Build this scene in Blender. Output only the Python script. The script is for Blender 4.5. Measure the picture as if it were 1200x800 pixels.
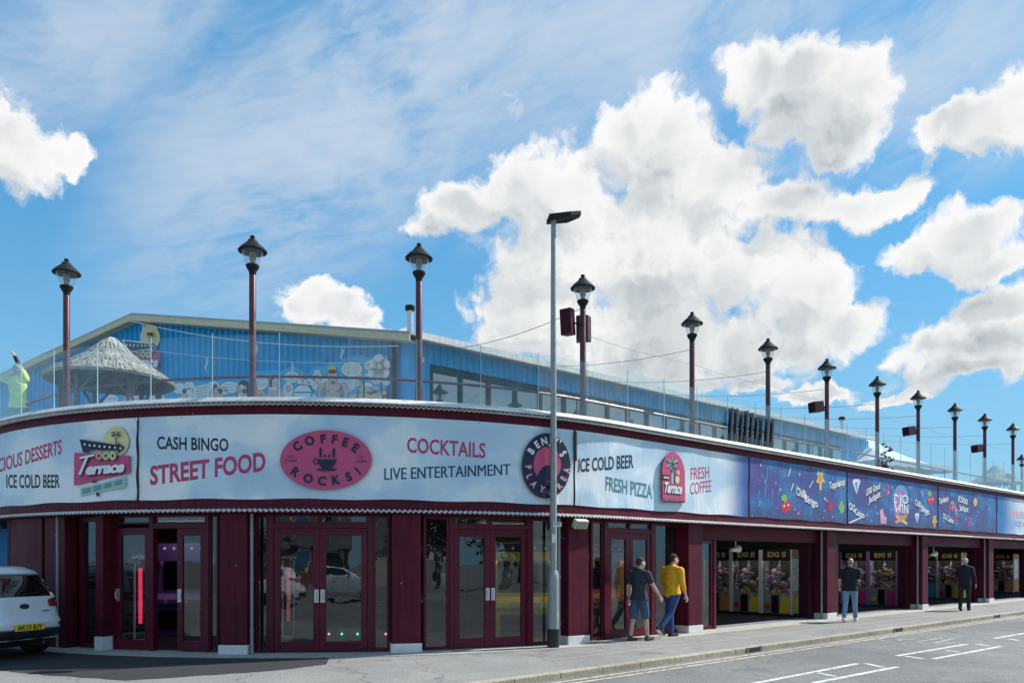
import bpy, bmesh, math, random
from math import sin, cos, tan, atan, atan2, asin, sqrt, pi, radians
from mathutils import Vector, Matrix, noise as mnoise

random.seed(7)
for _o in list(bpy.data.objects):
    bpy.data.objects.remove(_o, do_unlink=True)
sc = bpy.context.scene
COL = sc.collection

# ------------------------------------------------------------------ camera
F = 920.0            # focal length in photo pixels (1200 px wide)
EYE = 1.65
HOR = 656.0          # horizon row in the photo
cam = bpy.data.cameras.new("camera")
cam.sensor_width = 36.0
cam.lens = 36.0 * F / 1200.0
cam.shift_y = (HOR - 400.0) / 1200.0
cam.clip_start = 0.05
cam.clip_end = 6000
cam_o = bpy.data.objects.new("camera", cam)
cam_o.location = (0, 0, EYE)
cam_o.rotation_euler = (radians(90), 0, 0)
COL.objects.link(cam_o)
sc.camera = cam_o

# ------------------------------------------------------------------ exposure
sc.view_settings.view_transform = 'Standard'
sc.view_settings.look = 'None'
sc.view_settings.exposure = 0.3
sc.view_settings.gamma = 1.0
sc.view_settings.use_curve_mapping = False
sc.cycles.max_bounces = 10
sc.cycles.transparent_max_bounces = 24
sc.cycles.caustics_reflective = False
sc.cycles.caustics_refractive = False
sc.cycles.use_denoising = True

# ------------------------------------------------------------------ sun
SUN_AZ = radians(23)      # angle of the direction to the sun, from +X towards +Y
SUN_EL = radians(44)
to_sun = Vector((cos(SUN_EL) * cos(SUN_AZ), cos(SUN_EL) * sin(SUN_AZ), sin(SUN_EL)))
sun = bpy.data.lights.new("sun", 'SUN')
sun.energy = 5.0
sun.angle = radians(0.53)
sun.color = (1.0, 0.955, 0.88)
sun_o = bpy.data.objects.new("sun", sun)
sun_o.rotation_euler = (-to_sun).to_track_quat('-Z', 'Y').to_euler()
sun_o.location = (30, 10, 40)
COL.objects.link(sun_o)

# ------------------------------------------------------------------ sky: nishita + clouds on the dome of directions
class NT:
    """small helper to write node trees"""
    def __init__(s, tree):
        s.t = tree; s.n = tree.nodes; s.l = tree.links
    def node(s, typ, **kw):
        nd = s.n.new(typ)
        for k, v in kw.items():
            setattr(nd, k, v)
        return nd
    def put(s, sock, v):
        if v is None: return
        if isinstance(v, bpy.types.NodeSocket): s.l.new(v, sock)
        else:
            sock.default_value = v
    def math(s, op, a, b=None, c=None, clamp=False):
        nd = s.node('ShaderNodeMath', operation=op, use_clamp=clamp)
        s.put(nd.inputs[0], a); s.put(nd.inputs[1], b); s.put(nd.inputs[2], c)
        return nd.outputs[0]
    def vmath(s, op, a, b=None, scale=None):
        nd = s.node('ShaderNodeVectorMath', operation=op)
        s.put(nd.inputs[0], a)
        if b is not None: s.put(nd.inputs[1], b)
        if scale is not None: s.put(nd.inputs['Scale'], scale)
        return nd.outputs[1] if op in ('LENGTH', 'DOT_PRODUCT', 'DISTANCE') else nd.outputs[0]
    def noise(s, vec, scale, detail=4, rough=0.5, dist=0.0, lac=2.0, dim='3D'):
        nd = s.node('ShaderNodeTexNoise', noise_dimensions=dim)
        s.put(nd.inputs['Vector'], vec); nd.inputs['Scale'].default_value = scale
        nd.inputs['Detail'].default_value = detail; nd.inputs['Roughness'].default_value = rough
        nd.inputs['Distortion'].default_value = dist; nd.inputs['Lacunarity'].default_value = lac
        return nd
    def voro(s, vec, scale, smooth=0.3, feature='SMOOTH_F1'):
        nd = s.node('ShaderNodeTexVoronoi', feature=feature, voronoi_dimensions='2D')
        s.put(nd.inputs['Vector'], vec); nd.inputs['Scale'].default_value = scale
        if 'Smoothness' in nd.inputs and feature == 'SMOOTH_F1': nd.inputs['Smoothness'].default_value = smooth
        return nd
    def smooth(s, v, a, b, lo=0.0, hi=1.0):
        nd = s.node('ShaderNodeMapRange', interpolation_type='SMOOTHSTEP')
        s.put(nd.inputs[0], v)
        nd.inputs[1].default_value = a; nd.inputs[2].default_value = b
        nd.inputs[3].default_value = lo; nd.inputs[4].default_value = hi
        return nd.outputs[0]
    def mix(s, fac, a, b, blend='MIX'):
        nd = s.node('ShaderNodeMix', data_type='RGBA', blend_type=blend)
        s.put(nd.inputs[0], fac); s.put(nd.inputs[6], a); s.put(nd.inputs[7], b)
        return nd.outputs[2]
    def ramp(s, fac, stops, interp='LINEAR'):
        nd = s.node('ShaderNodeValToRGB'); cr = nd.color_ramp; cr.interpolation = interp
        while len(cr.elements) > 1: cr.elements.remove(cr.elements[-1])
        cr.elements[0].position = stops[0][0]; cr.elements[0].color = c4(stops[0][1])
        for p, c in stops[1:]:
            e = cr.elements.new(p); e.color = c4(c)
        s.put(nd.inputs[0], fac)
        return nd.outputs[0]
    def comb(s, x, y, z=0.0):
        nd = s.node('ShaderNodeCombineXYZ')
        s.put(nd.inputs[0], x); s.put(nd.inputs[1], y); s.put(nd.inputs[2], z)
        return nd.outputs[0]

def c4(c):
    return (c[0], c[1], c[2], 1.0) if len(c) == 3 else tuple(c)

def azel(px, py):
    u = (px - 600.0) / F; v = (HOR - py) / F
    return atan(u), atan(v * cos(atan(u)))

# cumulus heaps: centre and radii (measured as pixels of arc)
HEAPS = [
 (545,238,62,30),(508,268,34,18),(612,226,74,44),(668,225,70,60),(735,158,52,42),(790,150,56,40),(775,185,84,56),(842,212,76,44),(925,238,86,30),(1000,240,66,26),(1044,232,42,22),
 (660,296,106,66),(770,300,140,96),(880,318,100,52),(935,345,78,50),(985,385,56,34),(640,372,96,62),(760,395,130,74),(885,400,100,48),(670,448,110,36),(790,446,80,26),
 (893,86,54,42),(945,78,62,40),(1008,96,50,42),(962,128,72,54),(930,120,50,44),(990,150,46,40),(972,176,34,20),
 (1150,142,78,32),(1105,150,36,18),(1185,122,46,22),
 (1132,278,80,34),(1072,302,48,18),(1180,302,52,26),
 (1150,400,104,40),(1188,352,66,26),(1090,404,56,20),(1140,438,90,16),
 (22,172,66,38),(-10,158,60,40),(76,186,32,20),
 (362,354,34,24),(392,372,58,24),(440,388,36,11),
 (960,462,64,12),(1066,462,50,8),(880,450,58,14),
]
KR = 1.0 / 980.0

w = bpy.data.worlds.new("World"); sc.world = w
w.use_nodes = True
g = NT(w.node_tree)
for nd in list(g.n): g.n.remove(nd)

# group: how deep a direction (azimuth, elevation) lies inside the heaps
grp = bpy.data.node_groups.new("cloud_heaps", 'ShaderNodeTree')
grp.interface.new_socket("P", in_out='INPUT', socket_type='NodeSocketVector')
grp.interface.new_socket("F", in_out='OUTPUT', socket_type='NodeSocketFloat')
h = NT(grp)
gi = h.node('NodeGroupInput'); go = h.node('NodeGroupOutput')
acc = None
for (cx, cy, rx, ry) in HEAPS:
    a, e = azel(cx, cy)
    kx, ky = 1 / (rx * KR * cos(a)), 1 / (ry * KR)
    nd = h.node('ShaderNodeVectorMath', operation='MULTIPLY_ADD')
    h.l.new(gi.outputs[0], nd.inputs[0]); nd.inputs[1].default_value = (kx, ky, 0); nd.inputs[2].default_value = (-a * kx, -e * ky, 0)
    ln = h.vmath('LENGTH', nd.outputs[0])
    if acc is None: acc = ln
    else:
        nd = h.node('ShaderNodeMath', operation='SMOOTH_MIN')
        h.put(nd.inputs[0], acc); h.put(nd.inputs[1], ln); nd.inputs[2].default_value = 0.22
        acc = nd.outputs[0]
h.l.new(h.math('SUBTRACT', 1.0, acc), go.inputs[0])

tc = g.node('ShaderNodeTexCoord')
D = tc.outputs['Generated']
sep = g.node('ShaderNodeSeparateXYZ'); g.l.new(D, sep.inputs[0])
az = g.math('ARCTAN2', sep.outputs[0], sep.outputs[1])
el = g.math('ARCSINE', sep.outputs[2])
PP = g.comb(az, el, 0.0)
n1 = g.noise(PP, 9.0, 2, 0.5, dim='2D').outputs['Color']
n2 = g.noise(PP, 26.0, 6, 0.6, dim='2D').outputs['Color']
w1 = g.vmath('SCALE', g.vmath('SUBTRACT', n1, (0.5, 0.5, 0.5)), scale=0.050)
w2 = g.vmath('SCALE', g.vmath('SUBTRACT', n2, (0.5, 0.5, 0.5)), scale=0.036)
PW = g.vmath('ADD', g.vmath('ADD', PP, w1), w2)
def heaps(v):
    nd = g.node('ShaderNodeGroup'); nd.node_tree = grp
    g.put(nd.inputs[0], v)
    return nd.outputs[0]
h0 = heaps(PW)
h1 = heaps(g.vmath('ADD', PW, (0.022, 0.036, 0.0)))
# billows: rounded lumps at three sizes, and the same lumps a step towards the sun
def lumps(v, fine=True):
    v1 = g.voro(v, 19.0, feature='F1').outputs['Distance']
    v2 = g.voro(v, 47.0, feature='F1').outputs['Distance']
    b = g.math('MULTIPLY', g.math('SUBTRACT', 0.42, v1), 0.34)
    b = g.math('MULTIPLY_ADD', g.math('SUBTRACT', 0.42, v2), 0.22, b)
    fb = g.noise(v, 30.0, 9 if fine else 4, 0.62, dim='2D').outputs['Fac']
    return g.math('MULTIPLY_ADD', g.math('SUBTRACT', fb, 0.5), 0.95, b)
l0 = lumps(PW)
l1 = lumps(g.vmath('ADD', PW, (0.006, 0.009, 0.0)), False)
ls0 = lumps(PW, False)
f0 = g.math('ADD', h0, l0)
mask = g.smooth(f0, -0.08, 0.32)
thick = g.smooth(g.math('MULTIPLY_ADD', ls0, 0.5, h0), 0.10, 0.85)
slope = g.math('MULTIPLY', g.math('SUBTRACT', h0, h1), 0.62)        # > 0 on the side towards the sun
slope = g.math('MULTIPLY_ADD', g.math('SUBTRACT', ls0, l1), 0.62, slope)
soft = g.noise(PP, 7.0, 3, 0.5, dim='2D').outputs['Fac']
shade = g.math('MULTIPLY_ADD', g.smooth(slope, -0.36, 0.26), 0.50, 0.50)
shade = g.math('SUBTRACT', shade, g.math('MULTIPLY', thick, g.math('MULTIPLY_ADD', g.smooth(soft, 0.30, 0.64), 0.50, 0.12)), clamp=True)
ccol = g.ramp(shade, [(0.0, (3.7, 4.05, 4.4)), (0.25, (4.6, 4.95, 5.2)), (0.48, (5.8, 6.05, 6.2)), (0.72, (7.0, 7.1, 7.15)), (1.0, (8.0, 8.0, 7.95))])

# high cirrus: streaks fanning up and to the right
ca, sa = cos(radians(52)), sin(radians(52))
mp = g.node('ShaderNodeMapping'); mp.inputs['Rotation'].default_value = (0, 0, radians(-38))
g.l.new(PP, mp.inputs[0])
st1 = g.vmath('MULTIPLY', mp.outputs[0], (3.0, 6.0, 1.0))
cw = g.noise(PP, 3.2, 3, 0.5, dim='2D').outputs['Color']
st1 = g.vmath('ADD', st1, g.vmath('SCALE', cw, scale=0.9))
c1 = g.noise(st1, 1.5, 11, 0.54, dim='2D').outputs['Fac']
mp2 = g.node('ShaderNodeMapping'); mp2.inputs['Rotation'].default_value = (0, 0, radians(-16))
g.l.new(PP, mp2.inputs[0])
st2 = g.vmath('MULTIPLY', mp2.outputs[0], (11.0, 44.0, 1.0))
st2 = g.vmath('ADD', st2, g.vmath('SCALE', cw, scale=1.6))
c2 = g.noise(st2, 1.6, 8, 0.62, 0.3, dim='2D').outputs['Fac']
def soft_blob(px, py, rx, ry, rot):
    a, e = azel(px, py)
    m = g.node('ShaderNodeMapping', vector_type='TEXTURE')
    m.inputs['Location'].default_value = (a, e, 0); m.inputs['Rotation'].default_value = (0, 0, radians(rot))
    m.inputs['Scale'].default_value = (rx * KR, ry * KR, 1)
    g.l.new(PP, m.inputs[0])
    return g.smooth(g.vmath('LENGTH', m.outputs[0]), 1.0, 0.05)
veil = None
for (args, wt) in [((470, 90, 430, 190, 38), 1.3), ((330, 215, 300, 150, 34), 1.15), ((740, 10, 460, 150, 4), 1.0), ((90, 50, 360, 100, 30), 0.8),
                   ((280, 160, 230, 150, 40), 0.85), ((1100, 60, 300, 120, 14), 0.8), ((640, 170, 240, 130, 20), 0.7), ((1170, 130, 220, 80, 8), 0.7), ((345, 312, 130, 26, 4), 0.6)]:
    b = g.math('MULTIPLY', soft_blob(*args), wt)
    veil = b if veil is None else g.math('MAXIMUM', veil, b)
tex = g.math('MULTIPLY_ADD', g.smooth(c1, 0.28, 0.74), 0.80, g.math('MULTIPLY_ADD', g.smooth(c2, 0.30, 0.72), 0.30, 0.04))
cir = g.math('SUBTRACT', 1.0, g.math('POWER', 2.718, g.math('MULTIPLY', g.math('MULTIPLY', veil, tex), -1.9)))
wn = g.noise(g.vmath('ADD', PP, (3.1, 0.7, 0)), 24.0, 9, 0.66, 0.5, dim='2D').outputs['Fac']
wisp = g.math('MULTIPLY', g.math('MAXIMUM', soft_blob(592, 118, 74, 34, -28), soft_blob(548, 102, 80, 26, -10)), g.smooth(wn, 0.42, 0.74))
cir = g.math('MAXIMUM', cir, g.math('MULTIPLY', wisp, 1.15, clamp=True))
# elsewhere (out of the picture) broken cloud so that reflections are believable
back = g.smooth(sep.outputs[1], 0.45, 0.1)
bn = g.noise(D, 3.0, 9, 0.58).outputs['Fac']
bmask = g.math('MULTIPLY', g.smooth(bn, 0.49, 0.60), back)

sky = g.node('ShaderNodeTexSky', sky_type='NISHITA')
sky.sun_disc = False
sky.sun_elevation = SUN_EL
sky.sun_rotation = radians(90) - SUN_AZ
sky.altitude = 0; sky.air_density = 1.0; sky.dust_density = 0.6; sky.ozone_density = 2.2
base = g.mix(1.0, sky.outputs[0], (0.58, 1.22, 1.42, 1.0), 'MULTIPLY')
base = g.mix(0.62, base, (0.92, 3.25, 5.9, 1.0))
# milky air towards the horizon
hz = g.smooth(el, 0.0, 0.42, 0.80, 0.0)
base = g.mix(hz, base, (2.7, 4.9, 6.6, 1.0))
col = g.mix(g.math('MULTIPLY', cir, 0.86), base, (5.3, 5.9, 6.7, 1.0))
col = g.mix(bmask, col, (5.6, 5.9, 6.2, 1.0))
col = g.mix(mask, col, ccol)
bg = g.node('ShaderNodeBackground'); bg.inputs[1].default_value = 0.1
g.l.new(col, bg.inputs[0])
out = g.node('ShaderNodeOutputWorld'); g.l.new(bg.outputs[0], out.inputs[0])
w.cycles.sampling_method = 'MANUAL'; w.cycles.sample_map_resolution = 512

# ================================================================== helpers
ORG = {}                     # world position of the empty a mesh hangs under

class MB:
    """collects polygons and links them as ONE mesh object"""
    def __init__(s): s.v = []; s.f = []; s.m = []; s.cur = 0
    def add(s, vs, fs, mi=None):
        b = len(s.v); s.v += [tuple(p) for p in vs]
        for f in fs:
            s.f.append(tuple(i + b for i in f)); s.m.append(s.cur if mi is None else mi)
    def hexa(s, c, mi=None):
        """8 corners: bottom 4 then top 4, counter-clockwise seen from above"""
        s.add(c, [(3, 2, 1, 0), (4, 5, 6, 7), (0, 1, 5, 4), (1, 2, 6, 5), (2, 3, 7, 6), (3, 0, 4, 7)], mi)
    def box(s, x0, x1, y0, y1, z0, z1, M=None, mi=None):
        c = [(x0, y0, z0), (x1, y0, z0), (x1, y1, z0), (x0, y1, z0), (x0, y0, z1), (x1, y0, z1), (x1, y1, z1), (x0, y1, z1)]
        if M is not None: c = [M @ Vector(p) for p in c]
        s.hexa(c, mi)
    def cbox(s, c, sz, M=None, mi=None):
        s.box(c[0]-sz[0]/2, c[0]+sz[0]/2, c[1]-sz[1]/2, c[1]+sz[1]/2, c[2]-sz[2]/2, c[2]+sz[2]/2, M, mi)
    def tube(s, pts, r, n=10, cap=True, mi=None):
        pts = [Vector(p) for p in pts]; rs = r if isinstance(r, (list, tuple)) else [r] * len(pts)
        rings = []; prev = None
        for i, p in enumerate(pts):
            d = (pts[min(i+1, len(pts)-1)] - pts[max(i-1, 0)]).normalized()
            if prev is None:
                a = d.orthogonal().normalized()
            else:
                a = (prev - d * prev.dot(d)).normalized()
            prev = a; b = d.cross(a)
            rings.append([p + (a * cos(2*pi*k/n) + b * sin(2*pi*k/n)) * rs[i] for k in range(n)])
        vs = [q for rg in rings for q in rg]; fs = []
        for i in range(len(pts)-1):
            for k in range(n):
                fs.append((i*n+k, i*n+(k+1) % n, (i+1)*n+(k+1) % n, (i+1)*n+k))
        if cap:
            fs.append(tuple(range(n-1, -1, -1))); fs.append(tuple((len(pts)-1)*n + k for k in range(n)))
        s.add(vs, fs, mi)
    def lathe(s, prof, n=20, c=(0, 0, 0), mi=None, sx=1.0, sy=1.0):
        vs = []; fs = []
        for (r, z) in prof:
            for k in range(n):
                vs.append((c[0] + r*cos(2*pi*k/n)*sx, c[1] + r*sin(2*pi*k/n)*sy, c[2] + z))
        for i in range(len(prof)-1):
            for k in range(n):
                fs.append((i*n+k, i*n+(k+1) % n, (i+1)*n+(k+1) % n, (i+1)*n+k))
        if prof[0][0] > 1e-4: fs.append(tuple(range(n-1, -1, -1)))
        if prof[-1][0] > 1e-4: fs.append(tuple((len(prof)-1)*n + k for k in range(n)))
        s.add(vs, fs, mi)
    def prism(s, pts, axis0, axis1, mi=None):
        """pts: list of 3D points (front outline); moved by vector axis1-axis0 to make depth"""
        n = len(pts); d = Vector(axis1) - Vector(axis0)
        a = [Vector(p) for p in pts]; b = [p + d for p in a]
        fs = [tuple(range(n)), tuple(range(2*n-1, n-1, -1))]
        for k in range(n): fs.append((k, k+n, (k+1) % n + n, (k+1) % n))
        s.add(a + b, fs, mi)
    def sphere(s, c, r, n=8, m=6, mi=None):
        rx, ry, rz = r if isinstance(r, (tuple, list)) else (r, r, r)
        vs = [(c[0], c[1], c[2]-rz)]
        for j in range(1, m):
            t = -pi/2 + pi*j/m
            for k in range(n): vs.append((c[0]+rx*cos(t)*cos(2*pi*k/n), c[1]+ry*cos(t)*sin(2*pi*k/n), c[2]+rz*sin(t)))
        vs.append((c[0], c[1], c[2]+rz)); fs = []
        for k in range(n): fs.append((0, 1+(k+1) % n, 1+k))
        for j in range(m-2):
            for k in range(n): fs.append((1+j*n+k, 1+j*n+(k+1) % n, 1+(j+1)*n+(k+1) % n, 1+(j+1)*n+k))
        t = len(vs)-1
        for k in range(n): fs.append((t, 1+(m-2)*n+k, 1+(m-2)*n+(k+1) % n))
        s.add(vs, fs, mi)
    def build(s, name, mats, parent=None, smooth=False, bevel=0.0, fix=True):
        o0 = ORG.get(parent.name, Vector((0, 0, 0))) if parent else Vector((0, 0, 0))
        me = bpy.data.meshes.new(name)
        me.from_pydata([(p[0]-o0[0], p[1]-o0[1], p[2]-o0[2]) for p in s.v], [], s.f)
        if not isinstance(mats, (list, tuple)): mats = [mats]
        for m in mats: me.materials.append(m)
        if len(mats) > 1:
            me.polygons.foreach_set('material_index', s.m)
        if fix:
            bm = bmesh.new(); bm.from_mesh(me); bmesh.ops.recalc_face_normals(bm, faces=bm.faces); bm.to_mesh(me); bm.free()
        if smooth:
            me.polygons.foreach_set('use_smooth', [True]*len(me.polygons))
            try: me.set_sharp_from_angle(angle=radians(smooth if smooth is not True else 40))
            except Exception: pass
        me.update()
        ob = bpy.data.objects.new(name, me); COL.objects.link(ob)
        if parent:
            ob.parent = parent; ORG[ob.name] = o0
        if bevel:
            bv = ob.modifiers.new('bevel', 'BEVEL'); bv.width = bevel; bv.segments = 2; bv.limit_method = 'ANGLE'
        return ob

def tag(o, label=None, cat=None, group=None, kind=None):
    if label: o['label'] = label
    if cat: o['category'] = cat
    if group: o['group'] = group
    if kind: o['kind'] = kind
    return o
def thing(name, loc, label, cat, group=None, rz=0.0, world=True):
    o = bpy.data.objects.new(name, None); COL.objects.link(o)
    o.empty_display_size = 0.2
    if world: o.location = loc
    ORG[o.name] = Vector(loc) if world else Vector((0, 0, 0))
    o.rotation_euler = (0, 0, rz)
    return tag(o, label, cat, group)
def copy_thing(o, parent=None):
    c = o.copy(); COL.objects.link(c); c.parent = parent
    for ch in [k for k in bpy.data.objects if k.parent == o]:
        copy_thing(ch, c)
    return c

# ------------------------------------------------------------------ materials
def pmat(name, col, rough=0.6, metal=0.0, var=0.12, vscale=6.0, bump=0.0, bscale=40.0, spec=0.5, coat=0.0, detail=5, streak=0.0, chips=0.0, emit=None, estr=0.0):
    m = bpy.data.materials.new(name); m.use_nodes = True
    t = NT(m.node_tree); b = m.node_tree.nodes['Principled BSDF']
    b.inputs['Roughness'].default_value = rough; b.inputs['Metallic'].default_value = metal
    b.inputs['Specular IOR Level'].default_value = spec; b.inputs['Coat Weight'].default_value = coat
    tcn = t.node('ShaderNodeTexCoord'); vec = tcn.outputs['Object']
    if var > 0:
        n = t.noise(vec, vscale, detail, 0.6).outputs['Fac']
        k = t.smooth(n, 0.25, 0.75, 1.0 - var, 1.0 + var)
        if streak > 0:
            sv = t.vmath('MULTIPLY', vec, (5.0, 5.0, 0.35))
            sn = t.noise(sv, 3.0, 6, 0.65).outputs['Fac']
            k = t.math('MULTIPLY', k, t.smooth(sn, 0.35, 0.75, 1.0 + streak*0.3, 1.0 - streak))
        cc = t.vmath('SCALE', tuple(col), scale=k)
        if chips > 0:
            cn = t.noise(vec, 5.5, 5, 0.55).outputs['Fac']; cc = t.mix(t.smooth(cn, chips, chips + 0.012), cc, (0.42, 0.32, 0.28, 1))
        t.l.new(cc, b.inputs['Base Color'])
        rn = t.smooth(n, 0.2, 0.8, max(0.02, rough - 0.08), min(1, rough + 0.1)); t.l.new(rn, b.inputs['Roughness'])
    else: b.inputs['Base Color'].default_value = c4(col)
    if bump > 0:
        bn = t.noise(vec, bscale, 4, 0.6).outputs['Fac']
        bp = t.node('ShaderNodeBump'); bp.inputs['Strength'].default_value = bump; bp.inputs['Distance'].default_value = 0.01
        t.l.new(bn, bp.inputs['Height']); t.l.new(bp.outputs[0], b.inputs['Normal'])
    if emit:
        b.inputs['Emission Color'].default_value = c4(emit); b.inputs['Emission Strength'].default_value = estr
    return m

def glass_mat(name, tint=(0.9, 0.94, 0.93), ior=1.5, dirt=0.06, dirtcol=(0.75, 0.8, 0.8), boost=1.0, wob=0.0, base=0.0):
    """thin pane: see-through, mirrors its surroundings, a film of dirt that catches light"""
    m = bpy.data.materials.new(name); m.use_nodes = True
    t = NT(m.node_tree)
    for nd in list(t.n): t.n.remove(nd)
    tr = t.node('ShaderNodeBsdfTransparent'); tr.inputs[0].default_value = c4(tint)
    gl = t.node('ShaderNodeBsdfGlossy'); gl.inputs['Roughness'].default_value = 0.0; gl.inputs[0].default_value = (0.95, 0.97, 1, 1) if ior < 1.58 else (0.62, 0.86, 1.0, 1)
    ge = t.node('ShaderNodeNewGeometry'); cs = t.math('ABSOLUTE', t.vmath('DOT_PRODUCT', ge.outputs['Incoming'], ge.outputs['Normal']))
    f0 = ((ior - 1)/(ior + 1))**2
    fr = t.math('MULTIPLY_ADD', t.math('POWER', t.math('SUBTRACT', 1.0, cs, clamp=True), 5.0), 1 - f0, f0)
    tcn = t.node('ShaderNodeTexCoord')
    if wob > 0:
        nz = t.noise(tcn.outputs['Object'], 2.2, 2, 0.5).outputs['Fac']
        bp = t.node('ShaderNodeBump'); bp.inputs['Strength'].default_value = wob; bp.inputs['Distance'].default_value = 0.05
        t.l.new(nz, bp.inputs['Height']); t.l.new(bp.outputs[0], gl.inputs['Normal'])
    fac = t.math('MULTIPLY_ADD', fr, boost, base, clamp=True)
    mx = t.node('ShaderNodeMixShader'); t.l.new(fac, mx.inputs[0]); t.l.new(tr.outputs[0], mx.inputs[1]); t.l.new(gl.outputs[0], mx.inputs[2])
    last = mx.outputs[0]
    if dirt > 0:
        df = t.node('ShaderNodeBsdfDiffuse'); df.inputs[0].default_value = c4(dirtcol)
        tl = t.node('ShaderNodeBsdfTranslucent'); tl.inputs[0].default_value = c4(dirtcol)
        a = t.node('ShaderNodeMixShader'); a.inputs[0].default_value = 0.04; t.l.new(df.outputs[0], a.inputs[1]); t.l.new(tl.outputs[0], a.inputs[2])
        nz = t.noise(tcn.outputs['Object'], 3.0, 5, 0.65).outputs['Fac']
        k = t.smooth(nz, 0.25, 0.8, dirt * 0.55, dirt * 1.6)
        k = t.math('DIVIDE', k, t.math('MULTIPLY_ADD', cs, 0.85, 0.15), clamp=True)
        b = t.node('ShaderNodeMixShader'); t.l.new(k, b.inputs[0]); t.l.new(last, b.inputs[1]); t.l.new(a.outputs[0], b.inputs[2])
        last = b.outputs[0]
    o = t.node('ShaderNodeOutputMaterial'); t.l.new(last, o.inputs[0])
    return m

M = {}
M['maroon'] = pmat('maroon_paint', (0.096, 0.009, 0.023), 0.55, spec=0.2, var=0.22, vscale=2.2, bump=0.3, bscale=45, streak=0.32, chips=0.73)
M['maroon_frame'] = pmat('maroon_frame', (0.105, 0.006, 0.024), 0.35, spec=0.3, var=0.12, streak=0.15)
M['maroon_pole'] = pmat('maroon_pole', (0.095, 0.018, 0.026), 0.35, var=0.1)
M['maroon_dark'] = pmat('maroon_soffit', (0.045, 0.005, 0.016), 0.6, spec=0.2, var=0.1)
M['white_trim'] = pmat('white_trim', (0.72, 0.71, 0.68), 0.5, var=0.08, vscale=2.0, streak=0.25)
M['white'] = pmat('white_plastic', (0.78, 0.78, 0.77), 0.4, var=0.03)
M['plinth'] = pmat('plinth_white', (0.72, 0.72, 0.71), 0.55, var=0.08, vscale=9, bump=0.1)
M['steel'] = pmat('brushed_steel', (0.62, 0.62, 0.62), 0.3, metal=0.7, var=0.05)
M['galv'] = pmat('galvanised_steel', (0.30, 0.33, 0.33), 0.5, metal=0.35, var=0.14, vscale=9)
M['grey_pipe'] = pmat('grey_pipe', (0.25, 0.27, 0.29), 0.5, var=0.08)
M['black'] = pmat('black_paint', (0.012, 0.012, 0.014), 0.4, var=0.1)
M['black_metal'] = pmat('black_metal', (0.018, 0.019, 0.02), 0.6, metal=0.0, var=0.1, spec=0.2)
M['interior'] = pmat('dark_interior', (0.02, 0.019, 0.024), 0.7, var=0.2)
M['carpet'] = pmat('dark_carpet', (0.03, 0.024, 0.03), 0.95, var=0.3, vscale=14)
M['deck'] = pmat('terrace_deck', (0.22, 0.21, 0.20), 0.8, var=0.15)
M['cream'] = pmat('cream_bargeboard', (0.62, 0.58, 0.38), 0.5, var=0.08)
M['roof_sheet'] = pmat('grey_roof_sheet', (0.42, 0.42, 0.40), 0.5, var=0.1)
M['blue_clad'] = pmat('blue_cladding', (0.028, 0.40, 0.78), 0.5, spec=0.3, var=0.10, vscale=1.5, streak=0.18)
M['blue_wall'] = pmat('bright_blue_render', (0.02, 0.26, 0.60), 0.6, var=0.05)
M['glass'] = glass_mat('shop_glass', (0.70, 0.74, 0.74), 1.55, 0.006, boost=2.2, wob=0.05, base=0.0)
M['glass_hall'] = glass_mat('hall_window_glass', (0.25, 0.30, 0.33), 1.6, 0.03, boost=2.0, wob=0.02, base=0.22)
M['glass_bal'] = glass_mat('balustrade_glass', (0.90, 0.955, 0.95), 1.5, 0.06, (0.62, 0.86, 0.92), boost=1.4)
M['glass_edge'] = pmat('glass_edge', (0.45, 0.58, 0.58), 0.2, var=0.0)
M['glass_lamp'] = glass_mat('lantern_glass', (0.93, 0.95, 0.95), 1.5, 0.05, boost=1.6)
M['rail_dark'] = pmat('maroon_handrail', (0.09, 0.02, 0.03), 0.35, var=0.05)
M['cable'] = pmat('cable_grey', (0.12, 0.13, 0.14), 0.6, var=0.0)
M['rope'] = pmat('white_rope', (0.75, 0.76, 0.75), 0.7, var=0.05)
def flat(name, col, rough=0.55): 
    if name not in M: M[name] = pmat(name, col, rough, var=0.05, vscale=4)
    return M[name]
for n_, c_ in dict(navy=(0.010, 0.014, 0.055), pink=(0.60, 0.085, 0.20), pinkletter=(0.52, 0.05, 0.15), teal=(0.008, 0.06, 0.13), tealgrey=(0.10, 0.22, 0.26), inkblack=(0.008, 0.010, 0.022),
                   creamyellow=(0.78, 0.70, 0.36), printwhite=(0.85, 0.86, 0.86), mint=(0.36, 0.60, 0.56), doughpink=(0.72, 0.32, 0.24), doughgreen=(0.52, 0.58, 0.34), doughyellow=(0.78, 0.62, 0.30),
                   red=(0.62, 0.03, 0.06), orange=(0.75, 0.33, 0.07), green=(0.25, 0.52, 0.10), skyprint=(0.10, 0.42, 0.72), lilac=(0.42, 0.22, 0.52), goldprint=(0.80, 0.55, 0.18), skinprint=(0.72, 0.52, 0.45),
                   sandprint=(0.70, 0.60, 0.38), muralblue=(0.06, 0.48, 0.85), paleblue=(0.50, 0.74, 0.88), palepink=(0.80, 0.40, 0.50), yellow=(0.80, 0.60, 0.03), hotpink=(0.65, 0.06, 0.22), purple=(0.20, 0.08, 0.35), brown=(0.12, 0.06, 0.03)).items():
    flat(n_, c_)
def emis(name, col, st):
    m = bpy.data.materials.new(name); m.use_nodes = True
    b = m.node_tree.nodes['Principled BSDF']; b.inputs['Base Color'].default_value = c4(col)
    b.inputs['Emission Color'].default_value = c4(col); b.inputs['Emission Strength'].default_value = st
    M[name] = m
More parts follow.
